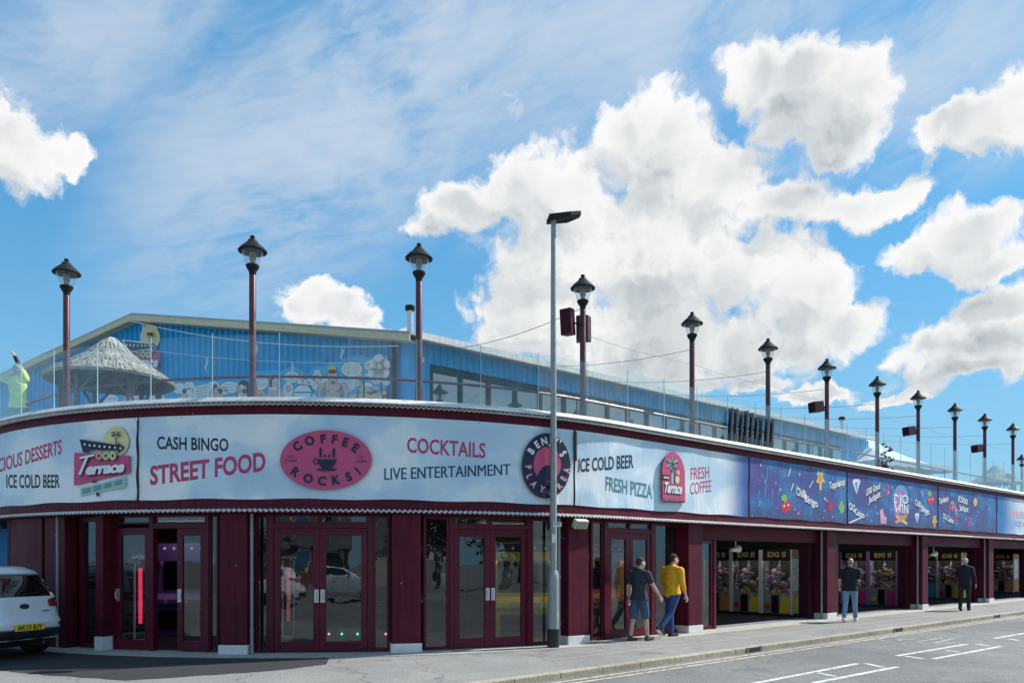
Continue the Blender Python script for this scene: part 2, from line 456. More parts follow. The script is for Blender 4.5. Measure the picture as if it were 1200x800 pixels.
emis('lamp_green', (0.05, 1.0, 0.35), 2.0); emis('lamp_pink', (1.0, 0.25, 0.3), 2.0); emis('tube_red', (1.0, 0.05, 0.12), 0.75); emis('tube_dim', (0.7, 0.12, 0.14), 0.22); emis('screen_blue', (0.1, 0.15, 1.0), 0.8)
emis('sign_gold', (0.5, 0.40, 0.13), 0.03); emis('warm_lamp', (1.0, 0.9, 0.75), 2.2)

def surface_mat(name, c0, c1, c2=None, rough=0.85, s0=1.2, fine=120.0, bump=0.5, aggregate=0.35, cracks=False, patch=0.3, stains=0.0):
    """tarmac, paving: broad tone patches, fine aggregate, bump"""
    m = bpy.data.materials.new(name); m.use_nodes = True
    t = NT(m.node_tree); b = m.node_tree.nodes['Principled BSDF']
    vec = t.node('ShaderNodeTexCoord').outputs['Object']
    n0 = t.noise(vec, s0, 7, 0.62).outputs['Fac']
    n1 = t.noise(vec, fine, 3, 0.7).outputs['Fac']
    n2 = t.noise(vec, 0.22, 4, 0.55).outputs['Fac']
    col = t.mix(t.smooth(n0, 0.3, 0.7), c4(c0), c4(c1))
    col = t.mix(t.math('MULTIPLY', t.smooth(n2, 0.45, 0.62), patch), col, c4(c2 or c0))
    k = t.smooth(n1, 0.30, 0.72, 1.0 - aggregate, 1.0 + aggregate)
    if cracks:
        ev = t.vmath('ADD', vec, t.vmath('SCALE', t.noise(vec, 0.9, 4, 0.6).outputs['Color'], scale=1.2))
        vd = t.voro(ev, 0.42, feature='DISTANCE_TO_EDGE').outputs['Distance']
        k = t.math('MULTIPLY', k, t.smooth(vd, 0.0, 0.012, 0.62, 1.0))
    n3 = t.noise(vec, 26.0, 2, 0.6).outputs['Fac']; k = t.math('MULTIPLY', k, t.smooth(n3, 0.3, 0.7, 0.82, 1.18))
    if stains > 0:
        n4 = t.noise(t.vmath('ADD', vec, (7.3, 1.9, 0)), 0.8, 6, 0.66, 0.6).outputs['Fac']; k = t.math('MULTIPLY', k, t.smooth(n4, 0.56, 0.70, 1.0, 1.0 - stains))
        sv = t.voro(t.vmath('ADD', vec, t.vmath('SCALE', t.noise(vec, 30.0, 2, 0.5).outputs['Color'], scale=0.03)), 2.6, feature='F1').outputs['Distance']; k = t.math('MULTIPLY', k, t.smooth(sv, 0.025, 0.055, 1.0 - stains*1.2, 1.0))
    t.l.new(t.vmath('SCALE', col, scale=k), b.inputs['Base Color'])
    b.inputs['Roughness'].default_value = rough
    bp = t.node('ShaderNodeBump'); bp.inputs['Strength'].default_value = bump; bp.inputs['Distance'].default_value = 0.006
    t.l.new(n1, bp.inputs['Height']); t.l.new(bp.outputs[0], b.inputs['Normal'])
    M[name] = m
    return m
surface_mat('road_asphalt', (0.165, 0.165, 0.16), (0.215, 0.213, 0.205), (0.108, 0.108, 0.108), fine=70, aggregate=0.5, patch=0.5, cracks=True, stains=0.32)
surface_mat('pavement_tarmac', (0.23, 0.226, 0.215), (0.285, 0.28, 0.265), (0.20, 0.197, 0.19), fine=110, aggregate=0.3, patch=0.5, cracks=True, stains=0.34)
surface_mat('paving_pale', (0.36, 0.34, 0.30), (0.46, 0.44, 0.40), (0.34, 0.32, 0.29), fine=90, aggregate=0.16, s0=2.5)
surface_mat('forecourt_tarmac_shade', (0.026, 0.026, 0.028), (0.038, 0.038, 0.040), (0.022, 0.022, 0.024), fine=110, aggregate=0.35)  # tarmac colour darkened to hold the building's shade
surface_mat('kerb_concrete', (0.34, 0.30, 0.22), (0.44, 0.40, 0.31), (0.26, 0.23, 0.17), fine=60, aggregate=0.2, s0=3, patch=0.6)
def worn_paint(name, col, keep=0.5):
    m = bpy.data.materials.new(name); m.use_nodes = True
    t = NT(m.node_tree); b = m.node_tree.nodes['Principled BSDF']
    vec = t.node('ShaderNodeTexCoord').outputs['Object']
    n = t.noise(vec, 9.0, 7, 0.72).outputs['Fac']
    k = t.smooth(n, keep - 0.08, keep + 0.10)
    t.l.new(t.mix(k, c4(col), (0.19, 0.19, 0.185, 1)), b.inputs['Base Color']); b.inputs['Roughness'].default_value = 0.75
    M[name] = m
worn_paint('line_white', (0.66, 0.66, 0.64), 0.55); worn_paint('line_cream', (0.62, 0.54, 0.36), 0.53); worn_paint('line_faint', (0.55, 0.54, 0.52), 0.44)

# ------------------------------------------------------------------ the frontage: a quarter-round corner running into a straight street front
PHI = radians(41.2); RAD = 9.6; CEN = Vector((-4.2, 23.2)); TH0 = radians(-42); S_L = (TH0 - PHI) * RAD
SD = Vector((cos(PHI), sin(PHI), 0)); ND = Vector((sin(PHI), -cos(PHI), 0))      # along the street, out of the street front
def fdir(s):
    if s >= 0: th = PHI
    elif s >= S_L: th = PHI + s / RAD
    else: th = TH0
    return th
def FP(s, off=0.0, z=0.0):
    th = fdir(s)
    if s >= 0:
        b = CEN + RAD * Vector((sin(PHI), -cos(PHI))) + s * Vector((cos(PHI), sin(PHI)))
    elif s >= S_L:
        b = CEN + RAD * Vector((sin(th), -cos(th)))
    else:
        b = CEN + RAD * Vector((sin(TH0), -cos(TH0))) + (s - S_L) * Vector((cos(TH0), sin(TH0)))
    return Vector((b.x + off * sin(th), b.y - off * cos(th), z))
def s_at(px, off=0.0):
    """distance along the frontage of the point seen at photo column px"""
    u = (px - 600.0) / F; lo, hi = -24.0, 70.0
    for _ in range(60):
        mid = (lo + hi) / 2; p = FP(mid, off)
        if p.x / p.y < u: lo = mid
        else: hi = mid
    return (lo + hi) / 2
def sz_at(px, py, off=0.0):
    s = s_at(px, off); d = FP(s, off).y
    return s, EYE + (HOR - py) * d / F
def at(px, py, d): return Vector(((px - 600.0) * d / F, d, EYE + (HOR - py) * d / F))
def ground_at(px, py, z=0.0):
    d = F * (EYE - z) / (py - HOR); return Vector(((px - 600.0) * d / F, d, z))
def srange(s0, s1, step=0.3):
    out = [s0]
    brk = [b for b in (S_L, 0.0) if s0 < b < s1]
    pts = [s0] + brk + [s1]
    for a, b in zip(pts[:-1], pts[1:]):
        if a >= 0 or b <= S_L: out.append(b); continue
        n = max(1, int((b - a) / step + 0.999))
        out += [a + (b - a) * k / n for k in range(1, n + 1)]
    return out
def sweep(mb, s0, s1, prof, step=0.3, mi=None):
    ss = srange(s0, s1, step); n = len(prof); vs = []; fs = []
    for s in ss:
        for (o, z) in prof: vs.append(FP(s, o, z))
    for i in range(len(ss)-1):
        for k in range(n): fs.append((i*n+k, i*n+(k+1) % n, (i+1)*n+(k+1) % n, (i+1)*n+k))
    fs.append(tuple(range(n-1, -1, -1))); fs.append(tuple((len(ss)-1)*n+k for k in range(n)))
    mb.add(vs, fs, mi)
def fbox(mb, s0, s1, o0, o1, z0, z1, mi=None): sweep(mb, s0, s1, [(o0, z0), (o1, z0), (o1, z1), (o0, z1)], mi=mi)
def fpane(mb, s0, s1, off, z0, z1):
    ss = [s0, s1]; vs = []; fs = []          # panes are flat, whatever the wall does
    for s in ss: vs += [FP(s, off, z0), FP(s, off, z1)]
    for i in range(len(ss)-1): fs.append((2*i, 2*i+2, 2*i+3, 2*i+1))
    mb.add(vs, fs)

# ================================================================== ground
gm = MB(); gm.add([(-900, -500, -0.1), (900, -500, -0.1), (900, 2500, -0.1), (-900, 2500, -0.1)], [(0, 1, 2, 3)])
tag(gm.build('road', M['road_asphalt']), kind='structure')
KERB = 2.38
pm = MB()
def kline(s, off): # straight kerb line, also to the left of the corner
    b = Vector((FP(0).x, FP(0).y, 0)) + SD * s + ND * off
    return b
a_, b_ = kline(-40, KERB - 0.15), kline(90, KERB - 0.15); c_, d_ = kline(90, -14), kline(-40, -70)
pm.prism([(p.x, p.y, 0.0) for p in (a_, b_, c_, d_)], (0, 0, 0), (0, 0, -0.12))
tag(pm.build('pavement', M['pavement_tarmac']), kind='structure')
km = MB(); s = -14.0
while s < 60:
    L = 0.914
    p = [kline(s + 0.004, KERB - 0.148), kline(s + L - 0.004, KERB - 0.148), kline(s + L - 0.004, KERB), kline(s + 0.004, KERB)]
    jz = random.uniform(-0.003, 0.003)
    top = [(p[0].x, p[0].y, 0.004 + jz), (p[1].x, p[1].y, 0.004 + jz), (p[2].x, p[2].y, -0.008 + jz), (p[3].x, p[3].y, -0.008 + jz)]
    km.hexa([(q.x, q.y, -0.12) for q in p][::1] + top)
    s += L
tag(km.build('kerb', M['kerb_concrete'], bevel=0.008), kind='structure')
fm = MB(); lim = [ground_at(x, y) for x, y in ((384, 777.5), (330, 784.5), (250, 790.5), (150, 796.5), (60, 791), (0, 785.5), (-90, 777))]  # dark tarmac; its outline paints in the edge of the building's cast shadow
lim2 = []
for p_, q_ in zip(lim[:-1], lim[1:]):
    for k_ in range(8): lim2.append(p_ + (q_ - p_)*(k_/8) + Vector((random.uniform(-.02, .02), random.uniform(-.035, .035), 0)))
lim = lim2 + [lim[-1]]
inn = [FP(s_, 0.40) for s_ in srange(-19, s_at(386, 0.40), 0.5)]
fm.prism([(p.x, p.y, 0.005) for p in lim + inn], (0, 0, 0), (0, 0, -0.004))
tag(fm.build('forecourt_tarmac_shade', M['forecourt_tarmac_shade']), kind='structure')
fm = MB(); sweep(fm, -22, 60, [(-0.5, 0.0), (0.36, 0.0), (0.36, 0.012), (-0.5, 0.012)], 0.3)
tag(fm.build('threshold_paving', M['paving_pale']), kind='structure')
fm = MB()
for k in range(1): fm.add([kline(-3, 1.28), kline(60, 1.28), kline(60, 1.34), kline(-3, 1.34)], [(0, 1, 2, 3)])
for v in range(len(fm.v)): fm.v[v] = (fm.v[v][0], fm.v[v][1], 0.004)
tag(fm.build('pavement_joint_line', M['paving_pale']), kind='structure')
# painted lines
def strip(mb, pts, wd, z):
    pts = [Vector((p[0], p[1], 0)) for p in pts]
    for a, b in zip(pts[:-1], pts[1:]):
        d = (b - a).normalized(); n = Vector((-d.y, d.x, 0)) * wd / 2
        mb.add([(a - n).to_tuple()[:2] + (z,), (b - n).to_tuple()[:2] + (z,), (b + n).to_tuple()[:2] + (z,), (a + n).to_tuple()[:2] + (z,)], [(0, 1, 2, 3)])
ym = MB()
for o in (KERB + 0.22, KERB + 0.42): strip(ym, [kline(-14, o), kline(60, o)], 0.075, -0.096)
tag(ym.build('double_yellow_lines', M['line_cream']), kind='structure')
wm = MB()
RZ = -0.1
def rg(x, y): return ground_at(x, y, RZ)
for a, b, wd in [((880, 801), (1005, 777.2), .10), ((953, 800), (1051.6, 781), .10), ((1014, 777), (1035, 781.6), .10), ((959, 788), (978, 792.2), .10),
                 ((1050.5, 768.2), (1133, 754.4), .10), ((1094, 771.6), (1173, 757), .10), ((1061, 768.4), (1082, 771.6), .10), ((1108, 761.3), (1124, 763.6), .10), ((1144, 754.2), (1159, 756.5), .10),
                 ((1165, 747.7), (1225, 737.5), .10), ((1181, 748), (1194, 750), .10), ((1205, 751), (1260, 741), .10)]:
    strip(wm, [rg(*a), rg(*b)], wd, -0.096)
tag(wm.build('bay_markings', M['line_white']), kind='structure')
wm = MB()
el_ = [rg(1084 + 54*cos(t*pi/9), 748.5 + 5.2*sin(t*pi/9)) for t in range(2, 12)]
strip(wm, el_, .09, -0.0965)
for a, b in [((1050, 750), (1075, 748)), ((1075, 752), (1105, 747)), ((1095, 752.5), (1118, 748)), ((1112, 744), (1140, 746.5))]: strip(wm, [rg(*a), rg(*b)], .14, -0.0955)
tag(wm.build('worn_road_lettering', M['line_faint']), kind='structure')
for i, (x, y) in enumerate([(870, 759), (1055, 737.5), (1167, 721.5)]):
    q = ground_at(x, y, -0.05); ss = (q - kline(0, 0)).dot(SD)
    t = thing('kerb_drain', kline(ss, KERB) + Vector((0, 0, -0.05)), ['black drain outlet in the kerb nearest the yellow hoodie walker', 'black drain outlet in the kerb near the parking bay marks', 'small black drain outlet at the far end of the kerb'][i], 'drain', 'drain outlets in the kerb')
    R4 = Matrix.Translation(kline(ss, KERB + 0.004)) @ Matrix.Rotation(PHI, 4, 'Z')
    mb = MB(); mb.box(-0.21, 0.21, -0.012, 0.02, -0.092, -0.012, R4); mb.build('drain_mouth', M['black'], t)
    mb = MB(); mb.box(-0.24, -0.212, -0.02, 0.02, -0.095, -0.002, R4); mb.box(0.212, 0.24, -0.02, 0.02, -0.095, -0.002, R4); mb.build('surround', M['galv'], t)

# ================================================================== the arcade building
S0, S1 = -22.0, 46.0
Z_TR, Z_BB, Z_BT, Z_TT, Z_CP = 2.49, 2.71, 4.17, 4.32, 4.46
AB = thing('arcade_building', FP(-6), 'maroon fronted seaside amusement arcade with a rounded corner and roof terrace', 'building')
mb = MB(); fbox(mb, S0, S1, -0.24, 0.0, Z_TR - 0.02, Z_CP - 0.05); mb.build('fascia', M['maroon'], AB)
mb = MB(); sweep(mb, S0, S1, [(-0.42, Z_CP - 0.07), (0.002, Z_CP - 0.07), (0.002, Z_CP - 0.088), (0.125, Z_CP - 0.084), (0.132, Z_CP - 0.070), (0.035, Z_CP + 0.012), (-0.42, Z_CP + 0.012)]); mb.build('coping', M['white_trim'], AB)
def corr(name, z, o0, o1, dz, amp, per, sA, sB):
    mb = MB(); n = int((sB - sA) / per * 6); vs = []; fs = []
    for i in range(n + 1):
        s = sA + (sB - sA) * i / n; w = amp * sin(2*pi*s/per)
        vs += [FP(s, o0, z + dz + w), FP(s, o1, z + w), FP(s, o1, z + w - 0.012), FP(s, o0, z + dz + w - 0.012)]
    for i in range(n):
        for k in range(4): fs.append((4*i+k, 4*i+(k+1) % 4, 4*i+4+(k+1) % 4, 4*i+4+k))
    mb.add(vs, fs); return mb.build(name, M['white_trim'], AB, smooth=50, fix=True)
corr('corrugated_trim', Z_TT + 0.018, 0.004, 0.115, 0.02, 0.017, 0.092, -20, 24)
corr('corrugated_trim', Z_TR + 0.015, 0.004, 0.13, 0.03, 0.017, 0.092, -20, 24)
mb = MB(); fbox(mb, 24, S1, 0.004, 0.115, Z_TT + 0.015, Z_TT + 0.06); fbox(mb, 24, S1, 0.004, 0.17, Z_TR - 0.004, Z_TR + 0.04); mb.build('trim_strip', M['white_trim'], AB)
# slabs, soffit, interior
def region(mb, sA, sB, o0, depth, z0, z1):
    ss = srange(sA, sB, 0.6); fr = [FP(s, o0) for s in ss]
    fr2 = fr + [fr[-1] - ND * depth, FP(-6, 0) + Vector((0.5, depth, 0)), FP(sA, 0) - Vector((sin(TH0), -cos(TH0), 0)) * depth]
    mb.prism([(p.x, p.y, z1) for p in fr2], (0, 0, z1), (0, 0, z0))
mb = MB(); region(mb, S0 + 0.1, S1 - 0.1, -0.245, 12, 3.86, 3.98); mb.build('terrace_deck', M['deck'], AB)
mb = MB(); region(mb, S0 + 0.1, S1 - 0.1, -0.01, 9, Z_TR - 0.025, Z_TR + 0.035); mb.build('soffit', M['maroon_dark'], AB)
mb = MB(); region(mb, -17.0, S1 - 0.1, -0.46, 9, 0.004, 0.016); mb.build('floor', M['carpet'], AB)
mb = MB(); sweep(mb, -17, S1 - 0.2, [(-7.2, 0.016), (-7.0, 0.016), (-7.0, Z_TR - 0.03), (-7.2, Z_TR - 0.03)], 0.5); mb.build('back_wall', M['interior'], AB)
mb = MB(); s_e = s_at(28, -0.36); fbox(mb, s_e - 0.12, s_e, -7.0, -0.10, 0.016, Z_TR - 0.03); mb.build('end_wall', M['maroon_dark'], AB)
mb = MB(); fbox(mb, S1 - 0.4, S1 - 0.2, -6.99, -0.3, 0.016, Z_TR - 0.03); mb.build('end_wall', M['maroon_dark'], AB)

GO = -0.36          # glazing line
def sg(x): return s_at(x, GO)
# (front_face_left_x, corner_x, right_x)
PIL = [(257, 289), (458, 493.5), (662, 690), (806, 823), (967, 980), (1081, 1087.5), (1157.5, 1164.5)]
pil_s = []
for (xa, xb) in PIL:
    sb = s_at(xb, -0.03); sa = s_at(xa, -0.03)
    pil_s.append((max(sa, sb - 0.52), sb))
last = pil_s[-1][1]; step_ = pil_s[-1][1] - pil_s[-2][1]
for k in range(1, 4): pil_s.append((last + step_*k - 0.45, last + step_*k))
PZ = Z_TR - 0.026
for (sa, sb) in pil_s:
    dp = -0.44
    mb = MB(); fbox(mb, sa, sb, dp, -0.03, 0.16, PZ)
    p = mb.build('pillar', M['maroon'], AB, bevel=0.012)
    mb = MB(); fbox(mb, sa - 0.015, sb + 0.015, dp - 0.01, -0.012, 0.012, 0.175); mb.build('plinth', M['plinth'], p, bevel=0.006)

def window(s0, s1, z0, z1, fw=0.05, off=GO, dep=0.07, mat='maroon_frame', name='window'):
    mb = MB()
    fbox(mb, s0, s0 + fw, off - dep/2, off + dep/2, z0, z1); fbox(mb, s1 - fw, s1, off - dep/2, off + dep/2, z0, z1)
    fbox(mb, s0 + fw, s1 - fw, off - dep/2 + 0.002, off + dep/2 - 0.002, z0, z0 + fw); fbox(mb, s0 + fw, s1 - fw, off - dep/2 + 0.002, off + dep/2 - 0.002, z1 - fw, z1)
    w_ = mb.build(name, M[mat], AB)
    mb = MB(); fpane(mb, s0 + fw, s1 - fw, off, z0 + fw, z1 - fw); mb.build('glass_pane', M['glass'], w_, fix=False)
    return w_
def door(s0, s1, z0, z1, hinge, off=GO + 0.012, st=0.115, glass=True, ang=0.0):
    dep = 0.055; mb = MB()
    fbox(mb, s0, s0 + st, off - dep/2, off + dep/2, z0, z1); fbox(mb, s1 - st, s1, off - dep/2, off + dep/2, z0, z1)
    fbox(mb, s0 + st, s1 - st, off - dep/2 + 0.002, off + dep/2 - 0.002, z0, z0 + 0.17); fbox(mb, s0 + st, s1 - st, off - dep/2 + 0.002, off + dep/2 - 0.002, z1 - 0.13, z1)
    d_ = mb.build('door', M['maroon_frame'], AB, bevel=0.004)
    mb = MB(); fpane(mb, s0 + st, s1 - st, off, z0 + 0.17, z1 - 0.13); mb.build('glass_pane', M['glass'], d_, fix=False)
    hs = (s0 + 0.015, s0 + 0.095) if hinge == 'r' else (s1 - 0.095, s1 - 0.015)
    mb = MB(); fbox(mb, hs[0], hs[1], off + dep/2 + 0.001, off + dep/2 + 0.012, 0.90, 1.13)
    m_ = (hs[0] + hs[1]) / 2
    mb.tube([FP(m_, off + dep/2 + 0.012, 0.94), FP(m_, off + dep/2 + 0.055, 0.95), FP(m_, off + dep/2 + 0.055, 1.08), FP(m_, off + dep/2 + 0.012, 1.09)], 0.009, 6)
    mb.build('handle', M['steel'], d_)
    return d_
def jamb(s0, s1, z0, z1, o0=GO - 0.06, o1=GO + 0.06, mat='maroon_frame', name='door_frame'):
    mb = MB(); fbox(mb, s0, s1, o0, o1, z0, z1); return mb.build(name, M[mat], AB)
def pipe(x, off=-0.10, r=0.03):
    s = s_at(x, off); mb = MB()
    mb.tube([FP(s, off, 0.02), FP(s, off, Z_TR - 0.03)], r, 10)
    p = mb.build('downpipe', M['grey_pipe'], AB, smooth=True)
    mb = MB()
    for z in (0.4, 1.3, 2.1): mb.tube([FP(s, off, z), FP(s, off, z + 0.04)], r + 0.008, 10)
    mb.build('pipe_clip', M['grey_pipe'], p)
DZ = 2.22; HZ = 2.30; TZ = Z_TR - 0.03
def shopfront(x_w0, x_w1, x_d0, x_dm, x_d1, x_w2, x_w3):
    a0, a1, d0, dm, d1, w2, w3 = [sg(x) for x in (x_w0, x_w1, x_d0, x_dm, x_d1, x_w2, x_w3)]
    window(a0, a1, 0.02, TZ); window(w2, w3, 0.02, TZ)
    jamb(a1 + 0.001, d0 - 0.001, 0.012, TZ); jamb(d1 + 0.001, w2 - 0.001, 0.012, TZ)
    jamb(d0, d1, DZ + 0.004, HZ, GO - 0.055, GO + 0.055)
    window(d0, dm - 0.012, HZ + 0.002, TZ, 0.03); window(dm + 0.012, d1, HZ + 0.002, TZ, 0.03)
    jamb(dm - 0.0115, dm + 0.0115, HZ + 0.001, TZ, GO - 0.05, GO + 0.05)
    door(d0 + 0.006, dm - 0.002, 0.03, DZ, 'l'); door(dm + 0.002, d1 - 0.006, 0.03, DZ, 'r')
shopfront(298.5, 316, 321.5, 375, 431, 437, 456.5)
shopfront(496, 526, 531, 573.5, 616, 621.5, 650)
shopfront(691.5, 706, 710.5, 736, 761, 765.5, 797)
# left of the first full pillar
wl = [sg(x) for x in (30, 66, 70, 91, 95, 126, 134.5)]
mb = MB(); fbox(mb, wl[0], wl[1], -0.30, -0.08, 0.012, TZ); mb.build('wall_panel', M['maroon'], AB)
mb = MB(); fbox(mb, wl[1] + 0.07, wl[3], -0.34, -0.10, 0.012, TZ); mb.build('wall_panel', M['maroon'], AB)
pipe(67.5, -0.10)
window(wl[4], wl[5] - 0.02, 0.02, TZ, 0.09)
mb = MB(); fbox(mb, wl[5], wl[6], -0.45, -0.10, 0.16, TZ); p_ = mb.build('pillar', M['maroon'], AB)
mb = MB(); fbox(mb, wl[5] - 0.01, wl[6] + 0.01, -0.46, -0.08, 0.012, 0.26); mb.build('plinth', M['plinth'], p_)
d_ = [sg(x) for x in (137.5, 177.5, 182, 209, 243, 246.5, 256.5)]
jamb(d_[0] - 0.05, d_[0], 0.012, TZ); door(d_[0] + 0.004, d_[1] - 0.004, 0.03, DZ + 0.02, 'r')
jamb(d_[1], d_[2], 0.012, TZ); jamb(d_[2] + 0.001, d_[4], DZ + 0.004, HZ, GO - 0.055, GO + 0.055); jamb(d_[4] + 0.001, d_[5] - 0.001, 0.012, TZ)
window(d_[0], d_[1], DZ + 0.09, TZ, 0.03); window(d_[2], d_[4], HZ + 0.002, TZ, 0.03)
door(d_[3], d_[4] - 0.006, 0.03, DZ, 'r')
window(d_[5], d_[6], 0.02, TZ, 0.03)
for x in (295, 655): pipe(x)
# open bays along the street
def open_bay(i, win=None):
    sa, sb = pil_s[i][1], pil_s[i+1][0]
    mb = MB(); fbox(mb, sa + 0.001, sb - 0.001, GO - 0.05, GO + 0.08, 2.13, TZ); mb.build('bay_header', M['maroon'], AB)
    j0 = sb - 0.34
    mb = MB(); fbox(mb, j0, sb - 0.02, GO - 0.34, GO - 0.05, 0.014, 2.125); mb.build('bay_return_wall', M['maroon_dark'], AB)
    mb = MB(); fbox(mb, sa + 0.02, sb - 0.02, GO - 0.30, GO - 0.06, 0.014, 0.03); mb.build('bay_threshold', M['grey_pipe'], AB)
    if win:
        w0, w1 = sa + 0.02, sa + win
        window(w0, w1, 0.02, 2.12, 0.075); jamb(w1 + 0.004, w1 + 0.1, 0.012, 2.12)
    p = FP(sb - 0.10, -0.10)
    mb = MB(); mb.tube([FP(sb - 0.07, -0.16, 0.02), FP(sb - 0.07, -0.16, TZ)], 0.03, 8); mb.build('downpipe', M['grey_pipe'], AB, smooth=True)
open_bay(3, 0.85); open_bay(4, 0.55); open_bay(5); open_bay(6); open_bay(7); open_bay(8)
# internal partition at the rear of bay C, visible as dark recess
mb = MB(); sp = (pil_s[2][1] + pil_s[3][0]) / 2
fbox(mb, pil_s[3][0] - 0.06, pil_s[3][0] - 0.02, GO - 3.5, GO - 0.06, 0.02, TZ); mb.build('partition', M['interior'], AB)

# balustrade -------------------------------------------------------
BAL = thing('glass_balustrade', FP(-6, 0, Z_CP), 'frameless glass balustrade with maroon handrail along the terrace edge', 'balustrade')
bo = -0.16; ss = []
s = -20.2
while s < 45: ss.append(s); s += 1.22
for a, b in zip(ss[:-1], ss[1:]):
    mb = MB(); fpane(mb, a + 0.012, b - 0.012, bo, Z_CP + 0.012, 5.60); mb.build('glass_panel', M['glass_bal'], BAL, fix=False)
for a in ss:
    mb = MB(); fbox(mb, a - 0.005, a + 0.005, bo - 0.006, bo + 0.006, Z_CP + 0.012, 5.605 + random.uniform(0, 0.03)); mb.build('post', M['glass_edge'], BAL)
mb = MB(); ro = -0.75; zr = 5.0
mb.tube([FP(s_, ro, zr) for s_ in srange(-20, 45, 0.35)], 0.026, 8)
for k in range(0, 14): 
    mb.tube([FP(-20 + k*4.9, ro, 3.98), FP(-20 + k*4.9, ro, zr)], 0.016, 6)
mb.build('handrail', M['rail_dark'], BAL, smooth=True)

# ================================================================== blue clad hall on the terrace
A_ = Vector((-2.52, 19.0, 0)); GD = Vector((-0.904, 0.428, 0)).normalized(); GN = Vector((-GD.y, GD.x, 0)) * 1.0
if GN.y > 0: GN = -GN
ZE, ZA = 7.0, 8.74; GW = 18.56; GT = 9.28; HL = 24.5
def gz(t): return ZE + (ZA - ZE) * (1 - abs(t - GT) / GT)
HALL = thing('clad_hall', A_ + Vector((0, 0, 3.98)), 'large hall clad in ribbed blue sheeting with a low cream edged gable', 'building')
def ribbed(mb, p0, dr, nrm, L, z0, ztop, pitch=0.21, dep=0.045):
    vs = []; fs = []; t = 0.0; prof = []
    while t < L:
        prof += [(t, 0), (t + pitch*0.55, 0), (t + pitch*0.65, dep), (t + pitch*0.9, dep)]
        t += pitch
    prof.append((L, 0)); prof = [p for p in prof if p[0] <= L]
    for (t, d) in prof:
        q = p0 + dr*t + nrm*d
        vs += [(q.x, q.y, z0), (q.x, q.y, ztop(t))]
    for i in range(len(prof)-1): fs.append((2*i, 2*i+2, 2*i+3, 2*i+1))
    mb.add(vs, fs)
mb = MB(); ribbed(mb, A_, GD, GN, GW, 3.98, lambda t: gz(t) - 0.02)
mb.build('gable_wall', M['blue_clad'], HALL, fix=False)
WZ0, WZ1 = 4.75, 6.44; WT0, WT1 = 0.62, 22.0
mb = MB(); SN = ND.copy()
ribbed(mb, A_, SD, SN, HL, WZ1 + 0.06, lambda t: ZE - 0.02); ribbed(mb, A_, SD, SN, WT0, 3.98, lambda t: WZ1 + 0.058)
ribbed(mb, A_, SD, SN, HL, 3.98, lambda t: WZ0 - 0.06)
q = A_ + SD*WT1; ribbed(mb, q, SD, SN, HL - WT1, WZ0 - 0.058, lambda t: WZ1 + 0.058)
mb.build('street_wall', M['blue_clad'], HALL, fix=False)
mb = MB()
q = A_ + SD*HL + Vector((0, 0, 3.98)); mb.add([q, q - SN*12, q - SN*12 + Vector((0, 0, ZE - 3.98)), q + Vector((0, 0, ZE - 3.98))], [(0, 1, 2, 3)]); mb.build('end_wall', M['blue_clad'], HALL)
# corner flashing
mb = MB(); RC = Matrix.Translation(A_) @ Matrix.Rotation(PHI - 0.25, 4, 'Z'); mb.box(-0.16, 0.12, -0.06, 0.10, 3.98, ZE - 0.05, RC); mb.build('corner_flashing', M['blue_clad'], HALL)
# windows of the street wall
nW = 23; wst = (WT1 - WT0) / nW
RS = Matrix.Rotation(PHI, 4, 'Z')
for k in range(nW):
    q = A_ + SD*(WT0 + k*wst); T4 = Matrix.Translation(q) @ RS
    mb = MB()
    mb.box(0.0, 0.075, -0.07, 0.05, WZ0, WZ1, T4); mb.box(0.076, wst - 0.001, -0.06, 0.04, WZ0, WZ0 + 0.07, T4); mb.box(0.076, wst - 0.001, -0.06, 0.04, WZ1 - 0.13, WZ1, T4)
    w_ = mb.build('window', M['black_metal'], HALL)
    mb = MB(); mb.add([T4 @ Vector(p) for p in ((0.076, 0.0, WZ0 + 0.07), (wst, 0.0, WZ0 + 0.07), (wst, 0.0, WZ1 - 0.13), (0.076, 0.0, WZ1 - 0.13))], [(0, 1, 2, 3)]); mb.build('glass_pane', M['glass_hall'], w_, fix=False)
mb = MB()
for zz in (3.98,):
    q = A_ - SN*0.7; mb.add([q + Vector((0, 0, 4)), q + SD*HL + Vector((0, 0, 4)), q + SD*HL + Vector((0, 0, 7)), q + Vector((0, 0, 7))], [(0, 1, 2, 3)])
mb.build('interior_wall', M['interior'], HALL)
# roof with verge overhang
mb = MB(); ov = 0.26
e0 = A_ + GN*ov + SN*0.35; apex = A_ + GD*GT + GN*ov; e1 = A_ + GD*(GW + 0.4) + GN*ov
def up(p, z): return Vector((p.x, p.y, z))
zdrop = (ZA - ZE) / GT
for (p, z0, q, z1) in ((e0, ZE - 0.03, apex, ZA), (apex, ZA, e1, ZE - 0.07)):
    a, b, c, d = up(p, z0), up(q, z1), up(q + SD*HL, z1), up(p + SD*HL, z0)
    mb.prism([a, b, c, d], (0, 0, 0), (0, 0, 0.07))
mb.build('roof', M['roof_sheet'], HALL)
mb = MB()
for (p, z0, q, z1) in ((e0, ZE - 0.03, apex, ZA), (apex, ZA, e1, ZE - 0.07)):
    mb.prism([up(p, z0 - 0.16), up(q, z1 - 0.16), up(q, z1 - 0.004), up(p, z0 - 0.004)], (0, 0, 0), GN*0.03)
    mb.prism([up(p, z0 - 0.16), up(q, z1 - 0.16), up(q - GN*ov, z1 - 0.16), up(p - GN*ov, z0 - 0.16)], (0, 0, 0), (0, 0, 0.02))
mb.build('bargeboard', M['cream'], HALL)
mb = MB(); g0 = A_ + SN*0.40
